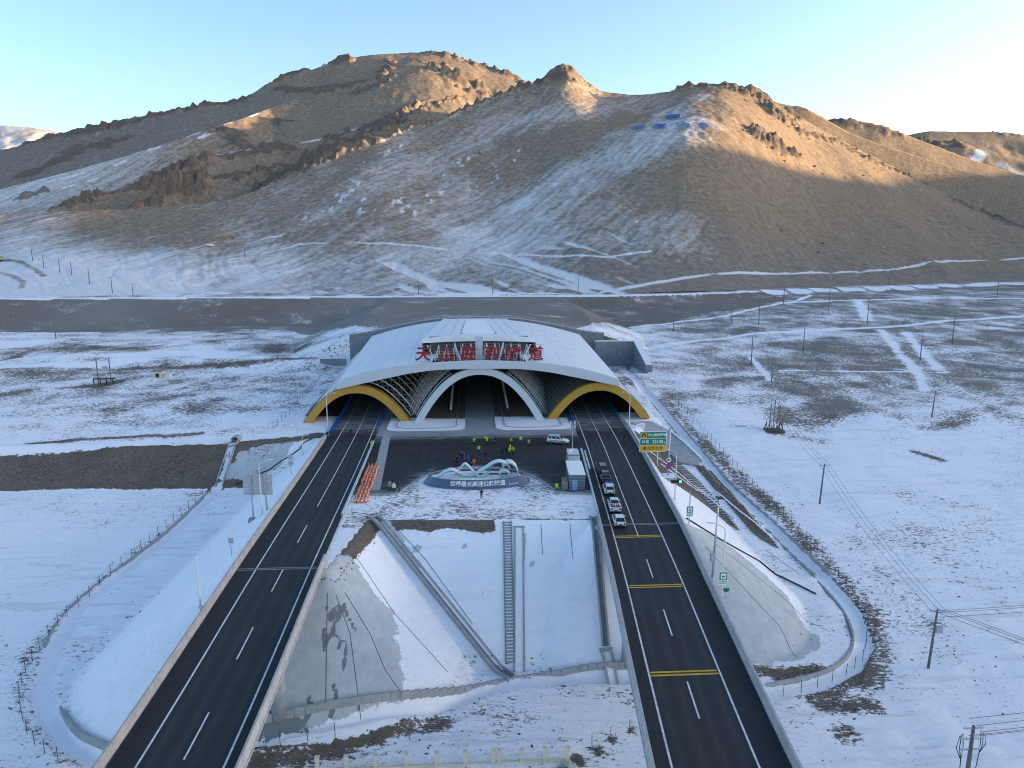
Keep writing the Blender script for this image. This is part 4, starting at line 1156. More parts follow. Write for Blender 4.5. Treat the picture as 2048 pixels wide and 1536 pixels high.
# ---- concrete walls round the portal
wall = thing('retaining_wall', 'grey concrete retaining wall with curved top behind the portal roof', 'wall', (X0, WALL_Y, 0))
m_ = MB(); xs = np.linspace(-44.6, 49.6, 60); top = [(x, float(np.interp(x, [p[0] for p in WALL_TOP], [p[1] for p in WALL_TOP]))) for x in xs]
tp = curve_resample(WALL_TOP, xs)[0]
m_.grid([[(x - X0, 0, -1) for x in xs], [(x - X0, 0, z) for x, z in zip(xs, tp)], [(x - X0, 0.8, z) for x, z in zip(xs, tp)], [(x - X0, 0.8, -1) for x in xs]])
m_.add([(xs[0] - X0, 0, -1), (xs[0] - X0, 0, tp[0]), (xs[0] - X0, 0.8, tp[0]), (xs[0] - X0, 0.8, -1)], [(0, 1, 2, 3)]); m_.add([(xs[-1] - X0, 0, -1), (xs[-1] - X0, 0, tp[-1]), (xs[-1] - X0, 0.8, tp[-1]), (xs[-1] - X0, 0.8, -1)], [(0, 1, 2, 3)])
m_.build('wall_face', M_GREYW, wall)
m_ = MB(); m_.sweep([(x - X0, 0.4, z) for x, z in zip(xs, tp)], [(-0.65, 0.02), (0.65, 0.02), (0.6, 0.34), (-0.6, 0.34)]); m_.build('coping', M_CONC, wall)
lw = thing('wing_wall', 'low grey concrete wing wall left of the portal', 'wall', (-49, 255, 0))
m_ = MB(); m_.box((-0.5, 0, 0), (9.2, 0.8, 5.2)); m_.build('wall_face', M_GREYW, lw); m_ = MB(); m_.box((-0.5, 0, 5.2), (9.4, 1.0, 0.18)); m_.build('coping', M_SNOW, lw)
m_ = MB(); m_.box((0.6, -1.2, 1.0), (1.6, 1.2, 1.5)); m_.build('cable_box', M_GALV, lw)
rw = thing('wing_wall', 'tall grey concrete corner wing wall right of the portal roof', 'wall', (52, 256, 0))
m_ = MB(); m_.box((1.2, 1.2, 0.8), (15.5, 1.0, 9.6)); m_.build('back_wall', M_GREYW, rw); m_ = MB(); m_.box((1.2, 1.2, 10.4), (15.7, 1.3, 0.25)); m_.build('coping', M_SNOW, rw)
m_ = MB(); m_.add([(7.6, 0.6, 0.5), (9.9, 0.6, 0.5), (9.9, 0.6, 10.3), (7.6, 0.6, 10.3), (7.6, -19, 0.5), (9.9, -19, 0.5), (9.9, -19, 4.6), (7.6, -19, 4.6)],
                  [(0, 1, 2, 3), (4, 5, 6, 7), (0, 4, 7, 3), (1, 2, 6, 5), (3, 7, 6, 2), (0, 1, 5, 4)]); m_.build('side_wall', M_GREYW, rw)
m_ = MB(); m_.add([(7.62, 0.5, 10.32), (9.88, 0.5, 10.32), (9.88, -18.9, 4.66), (7.62, -18.9, 4.66), (7.62, 0.5, 10.5), (9.88, 0.5, 10.5), (9.88, -18.9, 4.85), (7.62, -18.9, 4.85)],
                  [(0, 1, 2, 3), (4, 5, 6, 7), (0, 4, 5, 1), (2, 3, 7, 6), (1, 2, 6, 5), (0, 3, 7, 4)]); m_.build('snow_cover', M_SNOW, rw)

# ---- kerbed islands between the mouths
def island(name, x0, x1, y0, y1):
    r_ = 3.4
    def outline(ins=0.0):
        pts = [(x1 - ins, y1)]
        cx, cy = x1 - ins - (r_), y0 + ins + r_ * 0.85
        for a in np.linspace(0, -math.pi / 2, 9): pts.append((cx + r_ * math.cos(a), cy + r_ * 0.85 * math.sin(a)))
        cx = x0 + ins + r_
        for a in np.linspace(-math.pi / 2, -math.pi, 9): pts.append((cx + r_ * math.cos(a), cy + r_ * 0.85 * math.sin(a)))
        pts.append((x0 + ins, y1)); return pts
    P = outline(0.0)
    # top surface as grid rows
    ys = np.concatenate([np.linspace(y0 + 0.02, y0 + 4, 14), np.linspace(y0 + 4.5, y1, 40)]); V, A = [], []
    for y in ys:
        k = max(0.0, min(1.0, (y - y0) / (r_ * 0.85))); ext = r_ * (1 - math.sqrt(max(0, 1 - (1 - k) ** 2)))
        for q in np.linspace(x0 + ext, x1 - ext, 30): V.append((q, y, 0.13)); A.append((0.05 + 0.95 * float(sstep(181.5, 184.5, y + 0.12 * (q - x0))), 0, 0.5 * (y < 182)))
    o = np_mesh(name, V, grid_faces(len(ys), 30), M_GROUND, {'mask': np.array(A), 'mask2': np.zeros((len(V), 3))}); tag(o, kind='structure')
    MB().sweep([(p[0], p[1], 0) for p in P], KERB).build('kerb', M_CONC, o)
    P2 = [(p[0], p[1], 0.13) for p in outline(2.3)]
    MB().sweep(P2, [(-0.1, -0.1), (0.1, -0.1), (0.1, 0.16), (-0.1, 0.16)]).build('inner_kerb', M_CONC, o)
    return o
island('traffic_island', -21.2, -1.7, 168.6, 259)
island('traffic_island', 5.8, 24.8, 168.2, 259)
# pale strips beside the guard rails
m_ = MB(); line(m_, lambda y: lerp(-18.0, -20.4, (y - 126) / 40), 126, 172, 1.9, 0.004); tag(m_.build('side_path', M_CONC), kind='structure')

# ================================================================== CIVIL WORKS
def path_fn(fx_, y0, y1, z=0.0, step=2.0):
    n = max(2, int((y1 - y0) / step) + 1)
    return [(fx_(y), y, z) for y in np.linspace(y0, y1, n)]
NJ = [(-0.26, 0), (0.26, 0), (0.22, 0.18), (0.13, 0.4), (0.11, 1.02), (-0.11, 1.02), (-0.13, 0.4), (-0.22, 0.18)]
def bridge(name, label, fl, fr, yA, pier_xy, girder_mat):
    t = thing(name, label, 'bridge', (0, 0, 0))
    y0 = -80.0
    a = path_fn(lambda y: (fl(y) + fr(y)) / 2, y0, yA, 0, 3.0)
    half = [(fr(y) - fl(y)) / 2 for _, y, _ in a]
    m_ = MB(); rows = [[], [], [], [], [], []]
    for (x, y, _), h in zip(a, half):
        for k, (o, z) in enumerate(((-h - 0.55, -0.03), (-h - 0.55, -0.38), (-h + 0.7, -0.62), (h - 0.7, -0.62), (h + 0.55, -0.38), (h + 0.55, -0.03))): rows[k].append((x + o, y, z))
    m_.grid(rows + [rows[0]]); m_.build('deck', M_CONC, t)
    for s_ in (-0.62, 0.0, 0.62):                            # box girders
        m_ = MB(); g = [[], [], [], []]
        for (x, y, _), h in zip(a, half):
            c = x + s_ * h
            for k, (o, z) in enumerate(((-1.1, -0.6), (-0.8, -2.1), (0.8, -2.1), (1.1, -0.6))): g[k].append((c + o, y, z))
        m_.grid(g); m_.build('girder', girder_mat, t)
    for px_, py_ in pier_xy:
        gz = hz(px_, py_)
        m_ = MB(); m_.tube([(px_, py_, gz - 0.5), (px_, py_, -3.0)], 0.85, 20); m_.build('pier', M_CONC, t, True)
    cx = (fl(pier_xy[0][1]) + fr(pier_xy[0][1])) / 2
    m_ = MB(); m_.box((cx, pier_xy[0][1], -3.3), (9.6, 1.9, 1.2)); m_.build('pier_cap', M_CONC, t)
    m_ = MB(); m_.box(((fl(yA) + fr(yA)) / 2, yA + 0.4, -4.5), (fr(yA) - fl(yA) + 1.0, 0.7, 4.3)); m_.build('abutment', M_CONC, t)
    return t
M_GIRD = simple('yellowish_girder_concrete', (0.40, 0.385, 0.31), 0.85, var=0.15)
bl = bridge('road_bridge', 'left road bridge carrying the empty carriageway over the snowy slope', l_out, l_in, Y_L, [(-23.3, 77.2), (-29.3, 77.2)], M_GIRD)
br = bridge('road_bridge', 'right road bridge with yellow rumble lines across its lane', r_in, r_out, Y_R, [(21.0, 88.0), (28.0, 88.0)], M_CONC)
def barrier(label, fx_, y0, y1, loc='bridge'):
    t = thing('concrete_barrier', label, 'barrier', (fx_(y0), y0, 0))
    L = 5.0; y = y0
    while y < y1 - 0.1:                                     # cast in bays with open joints
        ye = min(y1, y + L)
        m_ = MB(); m_.sweep([(fx_(q) - fx_(y0), q - y0, 0.0) for q in np.linspace(y + 0.02, ye - 0.02, 3)], NJ); m_.build('barrier_bay', M_BARR, t)
        y = ye
    return t
barrier('long concrete barrier along the outer left edge of the left road', lambda y: l_out(y) - 0.30, 15, 167)
barrier('concrete barrier on the inner edge of the left bridge', lambda y: l_in(y) + 0.25, 15, 96)
barrier('concrete barrier on the inner edge of the right bridge', lambda y: r_in(y) - 0.25, 15, 111)
barrier('long concrete barrier along the outer right edge of the right road', lambda y: r_out(y) + 0.30, 15, 181)
def guard_rail(label, fx_, y0, y1, ht=0.82):
    t = thing('guard_rail', label, 'guard rail', (fx_(y0), y0, 0)); P = [(fx_(q) - fx_(y0), q - y0, 0) for q in np.linspace(y0, y1, int((y1 - y0) / 2) + 1)]
    for o in (-0.16, 0.16):
        m_ = MB(); m_.sweep(P, [(o - 0.02, ht - 0.34), (o + 0.05, ht - 0.28), (o - 0.02, ht - 0.18), (o + 0.05, ht - 0.08), (o - 0.02, ht)], False); m_.build('rail', M_RAIL, t)
    m_ = MB(); m_.sweep(P, [(-0.17, ht), (0.17, ht), (0.17, ht + 0.03), (-0.17, ht + 0.03)]); m_.build('rail_top', M_RAIL, t)
    post = None
    for p in P:
        if post is None:
            post = MB().box((0, 0, 0), (0.14, 0.14, ht)).build('post', M_GALV, t); post.location = p
        else:
            c = post.copy(); COL.objects.link(c); c.parent = t; c.location = p
    return t
M_RAIL = simple('pale_blue_galvanised_rail', (0.50, 0.56, 0.60), 0.45, 0.25, var=0.08)
guard_rail('pale steel guard rail between the left road and the plaza', lambda y: l_in(y) + 0.15, 112, 158)
guard_rail('pale steel guard rail beside the parked cars on the right road', lambda y: r_in(y) - 0.25, 111.5, 149)
guard_rail('short steel rail section standing beside the right road', lambda y: r_in(y) + 0.35, 134, 147)

# ---- draped linear works on the fill slopes
def dense(pts, step=0.7):
    out = [Vector(pts[0])]
    for a, b_ in zip(pts[:-1], pts[1:]):
        a, b_ = Vector(a), Vector(b_); n = max(1, int((b_ - a).length / step))
        out += [a.lerp(b_, k / n) for k in range(1, n + 1)]
    return out
def drape(xy, lift=0.02, step=0.7):
    P = dense([(p[0], p[1], 0) for p in xy], step)
    z = height(np.array([p.x for p in P]), np.array([p.y for p in P]))
    return [Vector((p.x, p.y, float(q) + lift)) for p, q in zip(P, z)]
def chute(name, label, xy, width, wallh, floor_mat, lift=0.0):
    t = thing(name, label, 'drain', tuple(drape(xy[:1] + xy[:1])[0])); o0 = t.location.copy()
    P = [p - o0 for p in drape(xy, lift, 1.2)]; h = width / 2
    m_ = MB(); m_.sweep(P, [(-h, -0.3), (h, -0.3), (h, 0.06), (-h, 0.06)]); m_.build('floor', floor_mat, t)
    for s_ in (-1, 1):
        m_ = MB(); m_.sweep(P, [(s_ * h - 0.13, -0.3), (s_ * h + 0.13, -0.3), (s_ * h + 0.13, wallh), (s_ * h - 0.13, wallh)]); m_.build('side_wall', M_CONC, t)
    m_ = MB(); d = (P[1] - P[0]); d.z = 0; d.normalize()
    m_.box(tuple(P[0] - d * 0.2 + Vector((0, 0, -0.3))), (width + 0.5, 0.3, wallh + 0.4), math.atan2(d.y, d.x) + math.pi / 2); m_.build('head_wall', M_CONC, t)
    return t
chute('drainage_chute', 'long diagonal concrete drain running down the snowy front slope', [(-16.3, 112.2), (5.0, 87.4)], 1.25, 0.42, M_GREYW)
chute('drainage_chute', 'straight snow filled concrete chute beside the steps', [(7.4, 108.6), (6.1, 88.6)], 1.35, 0.16, M_SNOW)
chute('drainage_chute', 'narrow concrete drain down the slope beside the right bridge', [(19.7, 109.6), (18.35, 90.0)], 0.95, 0.36, M_GREYW)
chute('drainage_chute', 'short snow filled outfall at the foot of the right hand drain', [(18.3, 89.3), (18.7, 86.0)], 1.3, 0.4, M_SNOW)
st = thing('stairway', 'straight concrete stairway climbing the snowy front slope', 'stairs', (5.5, 109.4, 0))
N_ST = 46; step0 = None
for k in range(N_ST):
    y = lerp(109.6, 90.2, k / (N_ST - 1)); x = lerp(5.55, 4.95, k / (N_ST - 1)); z = hz(x, y) + 0.10
    if step0 is None:
        step0 = MB().box((0, 0, -0.32), (1.05, 0.27, 0.32)).build('step', M_CONC, st); o = step0
    else:
        o = step0.copy(); COL.objects.link(o); o.parent = st
    o.location = (x - 5.5, y - 109.4, z)
for s_ in (-0.62, 0.62):
    P = drape([(5.55 + s_, 109.7), (4.95 + s_, 90.0)], 0.02, 2.0)
    m_ = MB(); m_.sweep([p - st.location for p in P], [(-0.08, -0.3), (0.08, -0.3), (0.08, 0.2), (-0.08, 0.2)]); m_.build('stringer', M_GREYW, st)
M_SEAM = simple('dark_joint_filler', (0.14, 0.145, 0.15), 0.9)
def seam(pxs, wd=0.05):
    P = drape([gp(*p) for p in pxs], 0.012, 0.5)
    m_ = MB(); m_.sweep(P, [(-wd, -0.08), (wd, -0.08), (wd, 0.012), (-wd, 0.012)]); m_.build('slope_joint', M_SEAM, ground)
for q in [[(796, 1062), (850, 1120), (945, 1250)], [(755, 1050), (785, 1090)], [(715, 1120), (790, 1230), (895, 1345)], [(690, 1185), (740, 1270), (770, 1340), (806, 1402)], [(672, 1190), (700, 1270), (722, 1440)], [(655, 1190), (652, 1430)],
          [(1082, 1050), (1085, 1110)], [(1140, 1050), (1146, 1120)], [(1410, 1095), (1480, 1170), (1560, 1255), (1595, 1318)], [(1432, 1090), (1560, 1190), (1655, 1262)], [(1530, 1100), (1600, 1150)]]:
    seam(q)
# black pipe across the right apron
m_ = MB(); m_.tube(drape([gp(1372, 1038), gp(1440, 1080), gp(1520, 1125), gp(1632, 1190)], 0.16), 0.13, 6)
tag(m_.build('drain_pipe', M_BLACK), 'thin black pipe lying down the snowy right apron', 'pipe')
m_ = MB(); m_.tube(drape([gp(470, 972), gp(540, 940), gp(600, 900), gp(625, 878)], 0.14), 0.12, 6)
tag(m_.build('drain_pipe', M_BLACK), 'thin black pipe climbing the bank left of the left road', 'pipe')

# ---- drain channel walls with panel joints
def panel_wall(label, xy, off, hgt, panel=1.15):
    P = dense([(p[0], p[1], 0) for p in arc_path(xy, 6)], 0.3)
    acc = 0; pts = [P[0]]
    for a, b_ in zip(P[:-1], P[1:]):
        acc += (b_ - a).length
        if acc >= panel: pts.append(b_); acc = 0
    t = thing('channel_wall', label, 'wall', (pts[0].x, pts[0].y, 0))
    rows_ = []
    for a, b_ in zip(pts[:-1], pts[1:]):
        d = (b_ - a).normalized(); s_ = Vector((d.y, -d.x, 0)); c = (a + b_) / 2 + s_ * off
        z = hz(c.x + s_.x * (0.9 if off > 0 else -0.9), c.y + s_.y * (0.9 if off > 0 else -0.9))
        rows_.append((a, b_, d, c, z))
    zz = np.array([q[4] for q in rows_]); zz = np.convolve(np.pad(zz, 3, mode='edge'), np.ones(7) / 7, 'valid')
    for (a, b_, d, c, _z), z in zip(rows_, zz):
        m_ = MB(); m_.box((0, 0, -1.0), ((b_ - a).length - 0.05, 0.28, 1.0 + hgt)); o = m_.build('wall_panel', M_CONC, t)
        o.location = (c.x - pts[0].x, c.y - pts[0].y, z); o.rotation_euler.z = math.atan2(d.y, d.x)
    return t
panel_wall('panelled concrete channel wall curving below the front slope', DITCH[0][0], -1.1, 0.12)
panel_wall('panelled concrete channel wall bending round the right apron', DITCH[1][0][:6], -1.45, 0.12)
panel_wall('panelled concrete channel wall bending round the left apron', DITCH[2][0][:3], 1.3, 0.10)
panel_wall('long low channel wall beside the left wire fence', DITCH[2][0][4:], -1.3, 0.10, 2.2)
panel_wall('long low outer kerb wall of the right snow covered channel', DITCH[1][0][5:10], 1.45, 0.08, 2.6)
panel_wall('long low inner kerb wall of the right snow covered channel', DITCH[1][0][5:10], -1.45, 0.08, 2.6)

# ---- terraced slope at the right of the road
M_LEDGE = simple('earth_ledge', (0.175, 0.14, 0.115), 0.9, var=0.25, scale=1.0)
def terrace(label, left, right, n):
    A = [gp(*p) for p in left]; B = [gp(*p) for p in right]
    t = thing('terraced_slope', label, 'slope', tuple(A[0]))
    def along(P, s_):
        L = [0]
        for a, b_ in zip(P[:-1], P[1:]): L.append(L[-1] + (b_ - a).length)
        d = s_ * L[-1]
        for i in range(len(P) - 1):
            if d <= L[i + 1] or i == len(P) - 2: return P[i].lerp(P[i + 1], (d - L[i]) / (L[i + 1] - L[i]))
    for k in range(n):
        a, b_ = along(A, k / (n - 1) * 0.93), along(B, k / (n - 1) * 0.93 + 0.07)
        P = drape([a, b_], 0.05, 0.9)
        m_ = MB(); m_.sweep([p - A[0] for p in P], [(-0.21, -0.25), (0.19, -0.25), (0.16, 0.17), (-0.18, 0.14)]); m_.build('ledge', M_LEDGE, t)
    return t
terrace('upper brown terraced bank between the right road and the snowy strip', [(1268, 862), (1297, 912), (1325, 952), (1392, 992), (1430, 1022)], [(1310, 880), (1358, 925), (1400, 965), (1440, 1010), (1478, 1062)], 42)
terrace('lower brown terraced bank above the right snowy channel', [(1388, 930), (1425, 975), (1470, 1025), (1500, 1062), (1535, 1090)], [(1415, 935), (1462, 985), (1500, 1030), (1535, 1070), (1556, 1096)], 38)
m_ = MB(); 
for q in ([(1300, 905), (1360, 950), (1430, 1000)], [(1322, 930), (1400, 985), (1470, 1040)], [(1430, 985), (1500, 1040), (1556, 1090)]):
    m2 = MB(); m2.sweep(drape([gp(*p) for p in q], 0.06, 1.0), [(-0.16, -0.2), (0.16, -0.2), (0.16, 0.24), (-0.16, 0.24)]); m2.build('slope_rib', M_SNOW, ground)
# wing of plain concrete beside the right mouth
ww = thing('wing_wall', 'pale sloping concrete wing wall beside the right ochre arch', 'wall', tuple(gp(1300, 850)))
A = [gp(*p) for p in [(1262, 848), (1330, 902), (1358, 928), (1396, 935)]]; Bt = [gp(*p) for p in [(1300, 848), (1340, 868), (1372, 895), (1403, 925)]]
o0 = ww.location.copy()
m_ = MB(); up = Vector((0, 0, 0.5)); dn = Vector((0, 0, -0.6))
m_.grid([[p + dn - o0 for p in A], [p + up - o0 for p in A], [p + up * 1.6 - o0 for p in Bt], [p + dn - o0 for p in Bt]]); m_.build('slab', M_CONC, ww)
m_ = MB(); m_.sweep([p + Vector((0, 0, 0.75)) - o0 for p in Bt], [(-0.3, 0), (0.3, 0), (0.3, 0.3), (-0.3, 0.3)]); m_.build('coping', M_SNOW, ww)

# ---- wire fences
def fence(label, pxs, spacing=3.0, hgt=1.9):
    P0 = [gp(*p) for p in pxs]; P = dense([(p.x, p.y, 0) for p in P0], 0.25); acc = spacing; pts = []
    for a, b_ in zip(P[:-1], P[1:]):
        acc += (b_ - a).length
        if acc >= spacing: pts.append(Vector((b_.x, b_.y, hz(b_.x, b_.y)))); acc = 0
    t = thing('wire_fence', label, 'fence', tuple(pts[0])); o0 = pts[0]; first = None
    for p in pts:
        if first is None:
            m_ = MB(); m_.tube([(0, 0, -0.2), (0, 0, hgt)], 0.042, 6); first = o = m_.build('post', M_GREENP, t)
        else:
            o = first.copy(); COL.objects.link(o); o.parent = t
        o.location = p - o0; o.rotation_euler = (random.uniform(-.03, .03), random.uniform(-.03, .03), random.random())
    m_ = MB()
    for h in (0.35, 0.9, 1.4, 1.8):
        m_.tube([p - o0 + Vector((0, 0, h)) for p in pts], 0.008, 3, cap=False)
    m_.build('wire', M_CABLE, t)
fence('wire fence with dark green posts along the left drainage channel', [(474, 893), (440, 955), (390, 1010), (330, 1060), (270, 1115), (210, 1165), (140, 1230), (85, 1290), (55, 1340), (40, 1385), (42, 1430), (55, 1470), (80, 1505), (130, 1534)], 2.6)
fence('wire fence with dark green posts along the right snowy channel', [(1345, 800), (1430, 893), (1530, 1000), (1620, 1090), (1690, 1170), (1735, 1250), (1728, 1320), (1690, 1355), (1640, 1375), (1590, 1390), (1545, 1398)], 2.6)
fence('short wire fence below the curved front channel', [(500, 1506), (570, 1494), (630, 1484), (720, 1468)], 3.0)
fence('three leaning fence posts near the inner side of the right bridge', [(1180, 1500), (1225, 1482), (1275, 1462)], 2.6)
fence('wire fence climbing beside the left side of the portal', [(482, 882), (545, 862), (580, 828), (620, 782), (655, 738)], 3.4)

# ---- cream compound wall at the near edge
cf = thing('compound_fence', 'cream compound fence with square posts and white railings at the near edge', 'fence', (-17.6, 70.8, -13.6))
FX = [-17.6, -14.4, -11.2, -7.8, -4.4, -1.2, 2.0, 5.2, 7.8, 10.4]
FXZ = [hz(x, 70.8) for x in FX]; zb = min(FXZ) + 13.6 - 0.3
pp = MB().box((0, 0, -0.4), (0.42, 0.42, 2.75)).box((0, 0, 2.35), (0.52, 0.52, 0.10)).build('post', M_CREAM, cf); pp.location = (0, 0, zb)
for x in FX[1:] + [2.6]:
    c = pp.copy(); COL.objects.link(c); c.parent = cf; c.location = (x + 17.6, 0, zb)
for x0, x1 in zip(FX[:-1], FX[1:]):
    m_ = MB(); m_.box(((x0 + x1) / 2 + 17.6, 0, zb - 0.4), (x1 - x0 - 0.42, 0.24, 1.35)); m_.build('wall_panel', M_CREAM, cf)
    m_ = MB()
    for k in range(int((x1 - x0) / 0.2)): m_.box((x0 + 0.25 + 0.2 * k + 17.6, 0, zb + 1.0), (0.035, 0.035, 1.0))
    for h in (1.15, 1.8): m_.box(((x0 + x1) / 2 + 17.6, 0, zb + h), (x1 - x0 - 0.45, 0.05, 0.05))
    tag(m_.build('railing', M_STEELW, cf), kind='stuff')
for xs_, sg in ((-17.6, 1), (10.4, -1)):                     # returns towards the viewer
    for k in range(1, 4):
        c = pp.copy(); COL.objects.link(c); c.parent = cf; c.location = (xs_ + 17.6 + 0.25 * k * -sg, -3.0 * k, zb)
        m_ = MB(); m_.box((xs_ + 17.6 - sg * 0.25 * (k - 0.5), -3.0 * (k - 0.5), zb - 0.4), (0.24, 2.55, 1.35), -0.08 * -sg); m_.build('wall_panel', M_CREAM, cf)

# ---- street lamps, signs, poles
def lamp_mesh_thing(label, base, hgt, arm, rz, group='street lamps beside the roads'):
    t = thing('street_lamp', label, 'street lamp', tuple(base), rz, group)
    m_ = MB(); m_.tube([(0, 0, -0.6), (0, 0, hgt * 0.5), (0, 0, hgt - 1.0)], [0.13, 0.11, 0.085], 8); m_.box((0, 0, -0.1), (0.5, 0.5, 0.16)); m_.build('pole', M_STEELW, t, False)
    pts = [(0, 0, hgt - 1.02)] + [(arm * 0.35 * (1 - math.cos(a)), 0, hgt - 1.0 + 0.9 * math.sin(a)) for a in np.linspace(0.2, math.pi / 2, 6)] + [(arm, 0, hgt + 0.25)]
    m_ = MB(); m_.tube(pts, 0.06, 6); m_.build('arm', M_STEELW, t)
    m_ = MB(); m_.box((arm + 0.3, 0, hgt + 0.18), (0.9, 0.28, 0.12), 0, 0, (0.8, 0.7)); m_.build('lamp_head', M_STEELW, t)
    return t
def base_at(px, py): return gp(px, py)
lamp_mesh_thing('tall white street lamp in front of the left ochre arch', (-35.7, 173.0, -0.1), 8.8, 1.6, 0)
lamp_mesh_thing('white street lamp on the bank left of the left barrier', (-38.0, 156.0, hz(-38.0, 156.0)), 4.6, 0.9, 0)
lamp_mesh_thing('white street lamp beside the back of the large left sign', (-36.2, 118.0, hz(-36.2, 118.0)), 9.4, 1.7, R(20))
lamp_mesh_thing('white street lamp beside the left barrier near the bridge joint', (-34.3, 84.5, -0.6), 7.6, 1.4, 0)
lamp_mesh_thing('white street lamp in front of the right ochre arch', (39.4, 171.5, -0.2), 8.6, 1.3, R(180))
lamp_mesh_thing('white street lamp behind the green and yellow sign', (38.6, 141.0, hz(38.6, 141.0)), 9.2, 1.2, R(180))
lamp_mesh_thing('white street lamp standing beside the traffic signal', (36.0, 119.0, hz(36.0, 119.0)), 9.0, 1.3, R(180))
lamp_mesh_thing('white street lamp carrying a small green sign by the right bridge', (31.9, 83.3, 0.1), 9.0, 1.6, R(165))

M_SGREEN = simple('traffic_green', (0.0, 0.19, 0.105), 0.45, var=0.04)
M_SYEL = simple('traffic_amber', (0.62, 0.34, 0.01), 0.45, var=0.04)
M_SWHITE = simple('reflective_white', (0.74, 0.75, 0.76), 0.45, var=0.03)
M_SBLK = simple('sign_black', (0.01, 0.01, 0.01), 0.5)
M_SRED = simple('traffic_red', (0.48, 0.015, 0.02), 0.45)
M_SBLUE = simple('traffic_blue', (0.015, 0.06, 0.38), 0.45)
RX = (R(90), 0, 0)
bs = Vector((38.7, 133.2, hz(38.7, 133.2)))
sg = thing('road_sign', 'large green and amber tunnel length sign on a tall post', 'sign', tuple(bs))
MB().box((0, 0, -1.3), (2.9, 2.6, 2.0)).build('footing', M_CONC, sg); MB().box((0, 0, 0.7), (2.95, 2.65, 0.12)).build('footing_snow', M_SNOW, sg)
m_ = MB(); m_.tube([(0, 0, 0.7), (0.05, 0, 10.4)], 0.17, 10); m_.build('post', M_GALV, sg, True)
for h in (6.4, 7.9, 9.4): MB().box((-1.6, -0.05, h), (3.4, 0.1, 0.12)).build('bracket', M_GALV, sg)
W_, H_ = 5.3, 4.15; bx, bz = -3.3, 5.75
MB().box((bx, -0.22, bz), (W_, 0.12, H_)).build('sign_board', M_SWHITE, sg)
for z0, h_, mt in ((2.78, 1.27, M_SGREEN), (1.42, 1.26, M_SGREEN), (0.09, 1.25, M_SYEL)):
    MB().box((bx, -0.285, bz + z0), (W_ - 0.16, 0.03, h_)).build('sign_field', mt, sg)
def stext(s_, size, mat, x, z, bold=0.012, space=1.0, y=-0.31):
    return text_obj('lettering', s_, size, mat, sg, (bx + x, y, bz + z), RX, extrude=0.006, bold=bold, space=space)
stext('天山胜利隧道', 0.62, M_SWHITE, 0.80, 3.40); stext('长度', 0.66, M_SWHITE, -1.55, 2.04, 0.012, 1.3); stext('22130', 0.86, M_SWHITE, 0.90, 2.02, 0.012, 1.0); stext('m', 0.5, M_SWHITE, 2.30, 1.92)
stext('请开灯行驶', 0.70, M_SBLK, 0, 0.70, 0.014, 1.38)
MB().box((bx - 1.85, -0.31, bz + 2.88), (1.02, 0.02, 1.05)).build('pictogram_field', M_SYEL, sg)
m_ = MB(); pts = [(-0.38, 0), (-0.38, 0.42)] + [(0.38 * math.cos(a), 0.42 + 0.38 * math.sin(a)) for a in np.linspace(math.pi, 0, 9)[1:-1]] + [(0.38, 0.42), (0.38, 0), (0.15, 0), (0.15, 0.36)] + [(0.15 * math.cos(a), 0.36 + 0.18 * math.sin(a)) for a in np.linspace(0, math.pi, 6)[1:-1]] + [(-0.15, 0.36), (-0.15, 0)]
m_.add([(bx - 1.85 + x, -0.325, bz + 3.0 + z) for x, z in pts], [tuple(range(len(pts)))]); m_.build('pictogram', M_SBLK, sg)
def disc(r0, r1, y, mat, name, parent, c, n=28):
    m_ = MB(); vs = []
    for k in range(n):
        a = 2 * math.pi * k / n; vs += [(c[0] + r0 * math.cos(a), y, c[1] + r0 * math.sin(a)), (c[0] + r1 * math.cos(a), y, c[1] + r1 * math.sin(a))]
    if r0 < 1e-4:
        m_.add([(c[0] + r1 * math.cos(2 * math.pi * k / n), y, c[1] + r1 * math.sin(2 * math.pi * k / n)) for k in range(n)], [tuple(range(n))])
    else: m_.add(vs, [(2 * k, 2 * k + 1, 2 * ((k + 1) % n) + 1, 2 * ((k + 1) % n)) for k in range(n)])
    return m_.build(name, mat, parent)
s80 = thing('speed_sign', 'round white speed limit sign below the large green sign', 'sign', (bs.x, bs.y - 0.25, bs.z + 4.05))
disc(0, 0.58, 0, M_SWHITE, 'sign_face', s80, (0, 0)); disc(0.50, 0.58, -0.02, M_SBLK, 'sign_ring', s80, (0, 0)); text_obj('lettering', '80', 0.66, M_SBLK, s80, (0, -0.03, 0), RX, extrude=0.004, bold=0.012)
MB().box((0, 0.1, -0.05), (0.3, 0.15, 0.1)).build('bracket', M_GALV, s80)
sns = thing('no_stopping_sign', 'round blue no stopping sign with red cross under the speed sign', 'sign', (bs.x, bs.y - 0.25, bs.z + 2.78))
disc(0, 0.6, 0, M_SBLUE, 'sign_face', sns, (0, 0)); disc(0.48, 0.6, -0.02, M_SRED, 'sign_ring', sns, (0, 0))
for a in (45, -45):
    m_ = MB(); c, s_ = math.cos(R(a)), math.sin(R(a)); m_.add([(c * x - s_ * z, -0.03, s_ * x + c * z) for x, z in ((-0.52, -0.05), (0.52, -0.05), (0.52, 0.05), (-0.52, 0.05))], [(0, 1, 2, 3)]); m_.build('cross_bar', M_SRED, sns)
MB().box((0, 0.1, -0.05), (0.3, 0.15, 0.1)).build('bracket', M_GALV, sns)
